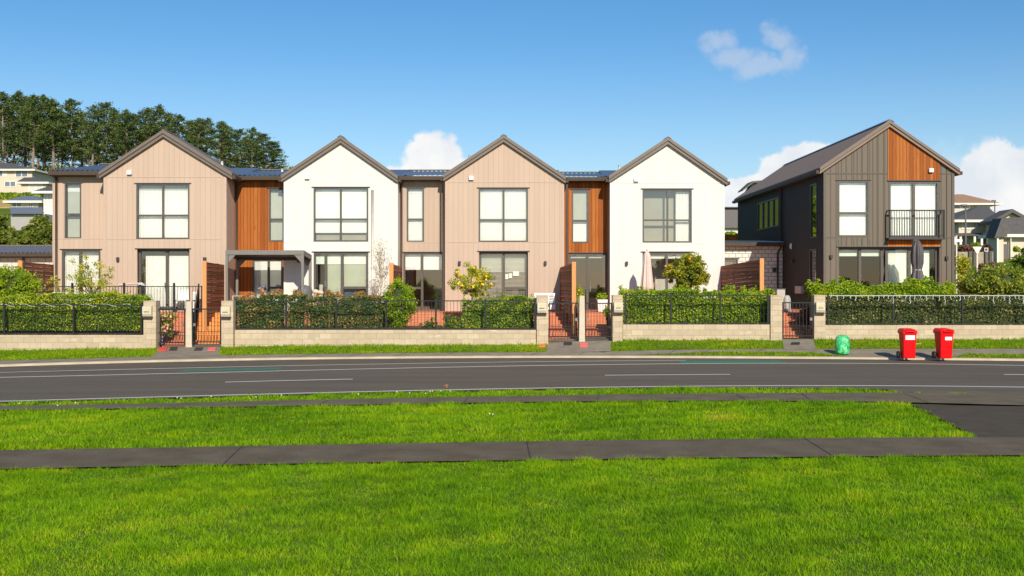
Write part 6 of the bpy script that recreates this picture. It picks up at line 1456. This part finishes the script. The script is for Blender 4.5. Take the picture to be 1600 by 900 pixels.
for o, loc, s_, rz, i in inst:
    o.location = loc; w_ = max(s_, .75) * random.uniform(1.05, 1.4); o.scale = (w_, w_, s_); o.rotation_euler.z = rz
    if i in order: o['label'] = ('broad dense' if pines[i][3] in (4, 6) else 'tall bare trunked') + ' pine, ' + words[order[i]] + ' from the left in the front row'
    elif pines[i][2] > 280: o['label'] = 'pine of the back row seen between the trunks of the front row'
    else: o['label'] = 'pine beyond the left edge of the photo'
# low scrub between the trunks
t = thing('scrub', 'dark undergrowth below the pines behind the roof of the leftmost terraced house', 'undergrowth', (X(220, 246), 246, 25)); t['kind'] = 'stuff'
n = 14000; x = RNG.uniform(X(40, 246), X(460, 246), n); y = RNG.uniform(243, 262, n); h_ = 3.2 + 1.2 * snoise(x, y, 5, .25)
z = terr(x, y) + RNG.random(n) ** 1.3 * h_; np_obj('foliage', leaf_verts(np.stack([x, y, z], 1), .6, (0, -.2, .6), .6), 4, 'leaf_bush', t)

# ------------------------------------------------------------------ sky, sun, camera
sun_dir = Vector((.22, -1, .60)).normalized()
el = math.asin(sun_dir.z); az = math.atan2(sun_dir.x, sun_dir.y)
w = bpy.data.worlds.new('World'); bpy.context.scene.world = w; w.use_nodes = True; nt = w.node_tree; nt.nodes.clear()
out = nt.nodes.new('ShaderNodeOutputWorld'); bg = nt.nodes.new('ShaderNodeBackground'); bg.inputs[1].default_value = .10
sky = nt.nodes.new('ShaderNodeTexSky'); sky.sky_type = 'NISHITA'; sky.sun_disc = False; sky.sun_elevation = el; sky.sun_rotation = az
sky.air_density = 1.0; sky.dust_density = .3; sky.ozone_density = 3.5
hs = nt.nodes.new('ShaderNodeHueSaturation'); hs.inputs['Saturation'].default_value = 1.27; hs.inputs['Value'].default_value = .98; L(nt, sky.outputs[0], hs.inputs['Color'])
tc = nt.nodes.new('ShaderNodeTexCoord'); sp = nt.nodes.new('ShaderNodeSeparateXYZ'); L(nt, tc.outputs['Generated'], sp.inputs[0])
yy = math_n(nt, 'MAXIMUM', sp.outputs[1], .05); u = math_n(nt, 'DIVIDE', sp.outputs[0], yy); v = math_n(nt, 'DIVIDE', sp.outputs[2], yy)
cv = nt.nodes.new('ShaderNodeCombineXYZ'); L(nt, u, cv.inputs[0]); L(nt, v, cv.inputs[1])
def nz(vec, scale, detail, seed):
    n = nt.nodes.new('ShaderNodeTexNoise'); n.noise_dimensions = '4D'; n.inputs['W'].default_value = seed; n.inputs['Scale'].default_value = scale; n.inputs['Detail'].default_value = detail; n.inputs['Roughness'].default_value = .58; L(nt, vec, n.inputs['Vector']); return n.outputs['Fac']
warp = math_n(nt, 'MULTIPLY', math_n(nt, 'SUBTRACT', nz(cv.outputs[0], 24, 7, 1.), .5), 1.0)
warp2 = math_n(nt, 'MULTIPLY', math_n(nt, 'SUBTRACT', nz(cv.outputs[0], 24, 7, 5.), .5), 1.0)
fine = math_n(nt, 'SUBTRACT', nz(cv.outputs[0], 55, 8, 9.), .5)
def blob(px, py, rx, ry, wk=.045):
    du = math_n(nt, 'ADD', math_n(nt, 'SUBTRACT', u, (px - CX) / F), math_n(nt, 'MULTIPLY', warp, wk))
    dv = math_n(nt, 'ADD', math_n(nt, 'SUBTRACT', v, (HY - py) / F), math_n(nt, 'MULTIPLY', warp2, wk))
    a = math_n(nt, 'POWER', math_n(nt, 'DIVIDE', math_n(nt, 'ABSOLUTE', du), rx / F), 2.); b = math_n(nt, 'POWER', math_n(nt, 'DIVIDE', math_n(nt, 'ABSOLUTE', dv), ry / F), 2.)
    return math_n(nt, 'SUBTRACT', 1., math_n(nt, 'SQRT', math_n(nt, 'ADD', a, b)))
def group_mask(blobs, lo, hi, fs):
    cur = None
    for b in blobs: cur = b if cur is None else math_n(nt, 'MAXIMUM', cur, b)
    cur = math_n(nt, 'ADD', cur, math_n(nt, 'MULTIPLY', fine, fs)); n = nt.nodes.new('ShaderNodeMapRange'); n.interpolation_type = 'SMOOTHSTEP'
    L(nt, cur, n.inputs[0]); n.inputs[1].default_value = lo; n.inputs[2].default_value = hi; return n.outputs[0]
cum = group_mask([blob(672, 258, 50, 54), blob(705, 266, 42, 38), blob(650, 285, 55, 38), blob(735, 275, 30, 30), blob(600, 292, 60, 42)], -.02, .20, .45)
cumr = group_mask([blob(1262, 262, 52, 48), blob(1228, 278, 58, 40), blob(1190, 300, 60, 38), blob(1165, 308, 50, 40), blob(1300, 270, 50, 50), blob(1180, 340, 90, 50), blob(1390, 250, 40, 30)], -.02, .22, .45)
cumrr = group_mask([blob(1550, 262, 48, 56), blob(1600, 270, 60, 48), blob(1660, 280, 80, 60), blob(1530, 300, 50, 50), blob(1590, 330, 120, 60)], -.02, .25, .4)
thin = group_mask([blob(1118, 72, 30, 24, .05), blob(1150, 92, 46, 22, .05), blob(1185, 102, 52, 22, .05), blob(1212, 62, 30, 24, .05), blob(1236, 86, 26, 34, .05), blob(1215, 106, 42, 18, .05)], -.05, .75, .75)
haze_l = group_mask([blob(1480, 330, 300, 110, .06), blob(620, 300, 140, 45, .05), blob(1200, 330, 160, 60, .06)], 0., .7, .5)
for wsp in (): pass
sh_n = mapr(nt, nz(cv.outputs[0], 16, 5, 3.), .38, .62)
white = mixc(nt, sh_n, (6.6, 6.9, 7.4), (8.4, 8.3, 8.1))
front = math_n(nt, 'GREATER_THAN', sp.outputs[1], .06)
col = hs.outputs[0]
# pale, milky horizon
hz_ = nt.nodes.new('ShaderNodeMapRange'); hz_.interpolation_type = 'SMOOTHERSTEP'; L(nt, sp.outputs[2], hz_.inputs[0]); hz_.inputs[1].default_value = .24; hz_.inputs[2].default_value = 0.; hz_.inputs[4].default_value = .34
col = mixc(nt, hz_.outputs[0], col, (5.3, 6.5, 7.5))
def over(col, mask, c, op): return mixc(nt, math_n(nt, 'MULTIPLY', math_n(nt, 'MULTIPLY', mask, op), front), col, c)
col = over(col, haze_l, (6.6, 7.2, 8.0), .75); col = over(col, thin, (5.2, 5.7, 6.6), .5)
col = over(col, cumr, white, .93); col = over(col, cumrr, white, .90); col = over(col, cum, white, .96)
L(nt, col, bg.inputs[0]); L(nt, bg.outputs[0], out.inputs[0])
sl_ = bpy.data.lights.new('sun', 'SUN'); sl_.energy = 4.2; sl_.angle = R(.53); sl_.color = (1., .92, .785)
so = bpy.data.objects.new('sun', sl_); C.objects.link(so); so.rotation_euler = (-sun_dir).to_track_quat('-Z', 'Y').to_euler(); so.location = (10, -40, 30)
cam = bpy.data.cameras.new('camera'); co_ = bpy.data.objects.new('camera', cam); C.objects.link(co_); co_.location = (0, 0, H); co_.rotation_euler = (R(90), 0, 0)
cam.sensor_width = 36; cam.lens = 36 * F / 1600; cam.shift_y = -10 / 1600; cam.clip_end = 4000; cam.clip_start = .1
sc = bpy.context.scene; sc.camera = co_
sc.view_settings.view_transform = 'Standard'; sc.view_settings.look = 'None'; sc.view_settings.exposure = .25; sc.view_settings.gamma = 1.; sc.view_settings.use_curve_mapping = False
sc.cycles.max_bounces = 6; sc.cycles.transparent_max_bounces = 12; sc.cycles.use_denoising = True
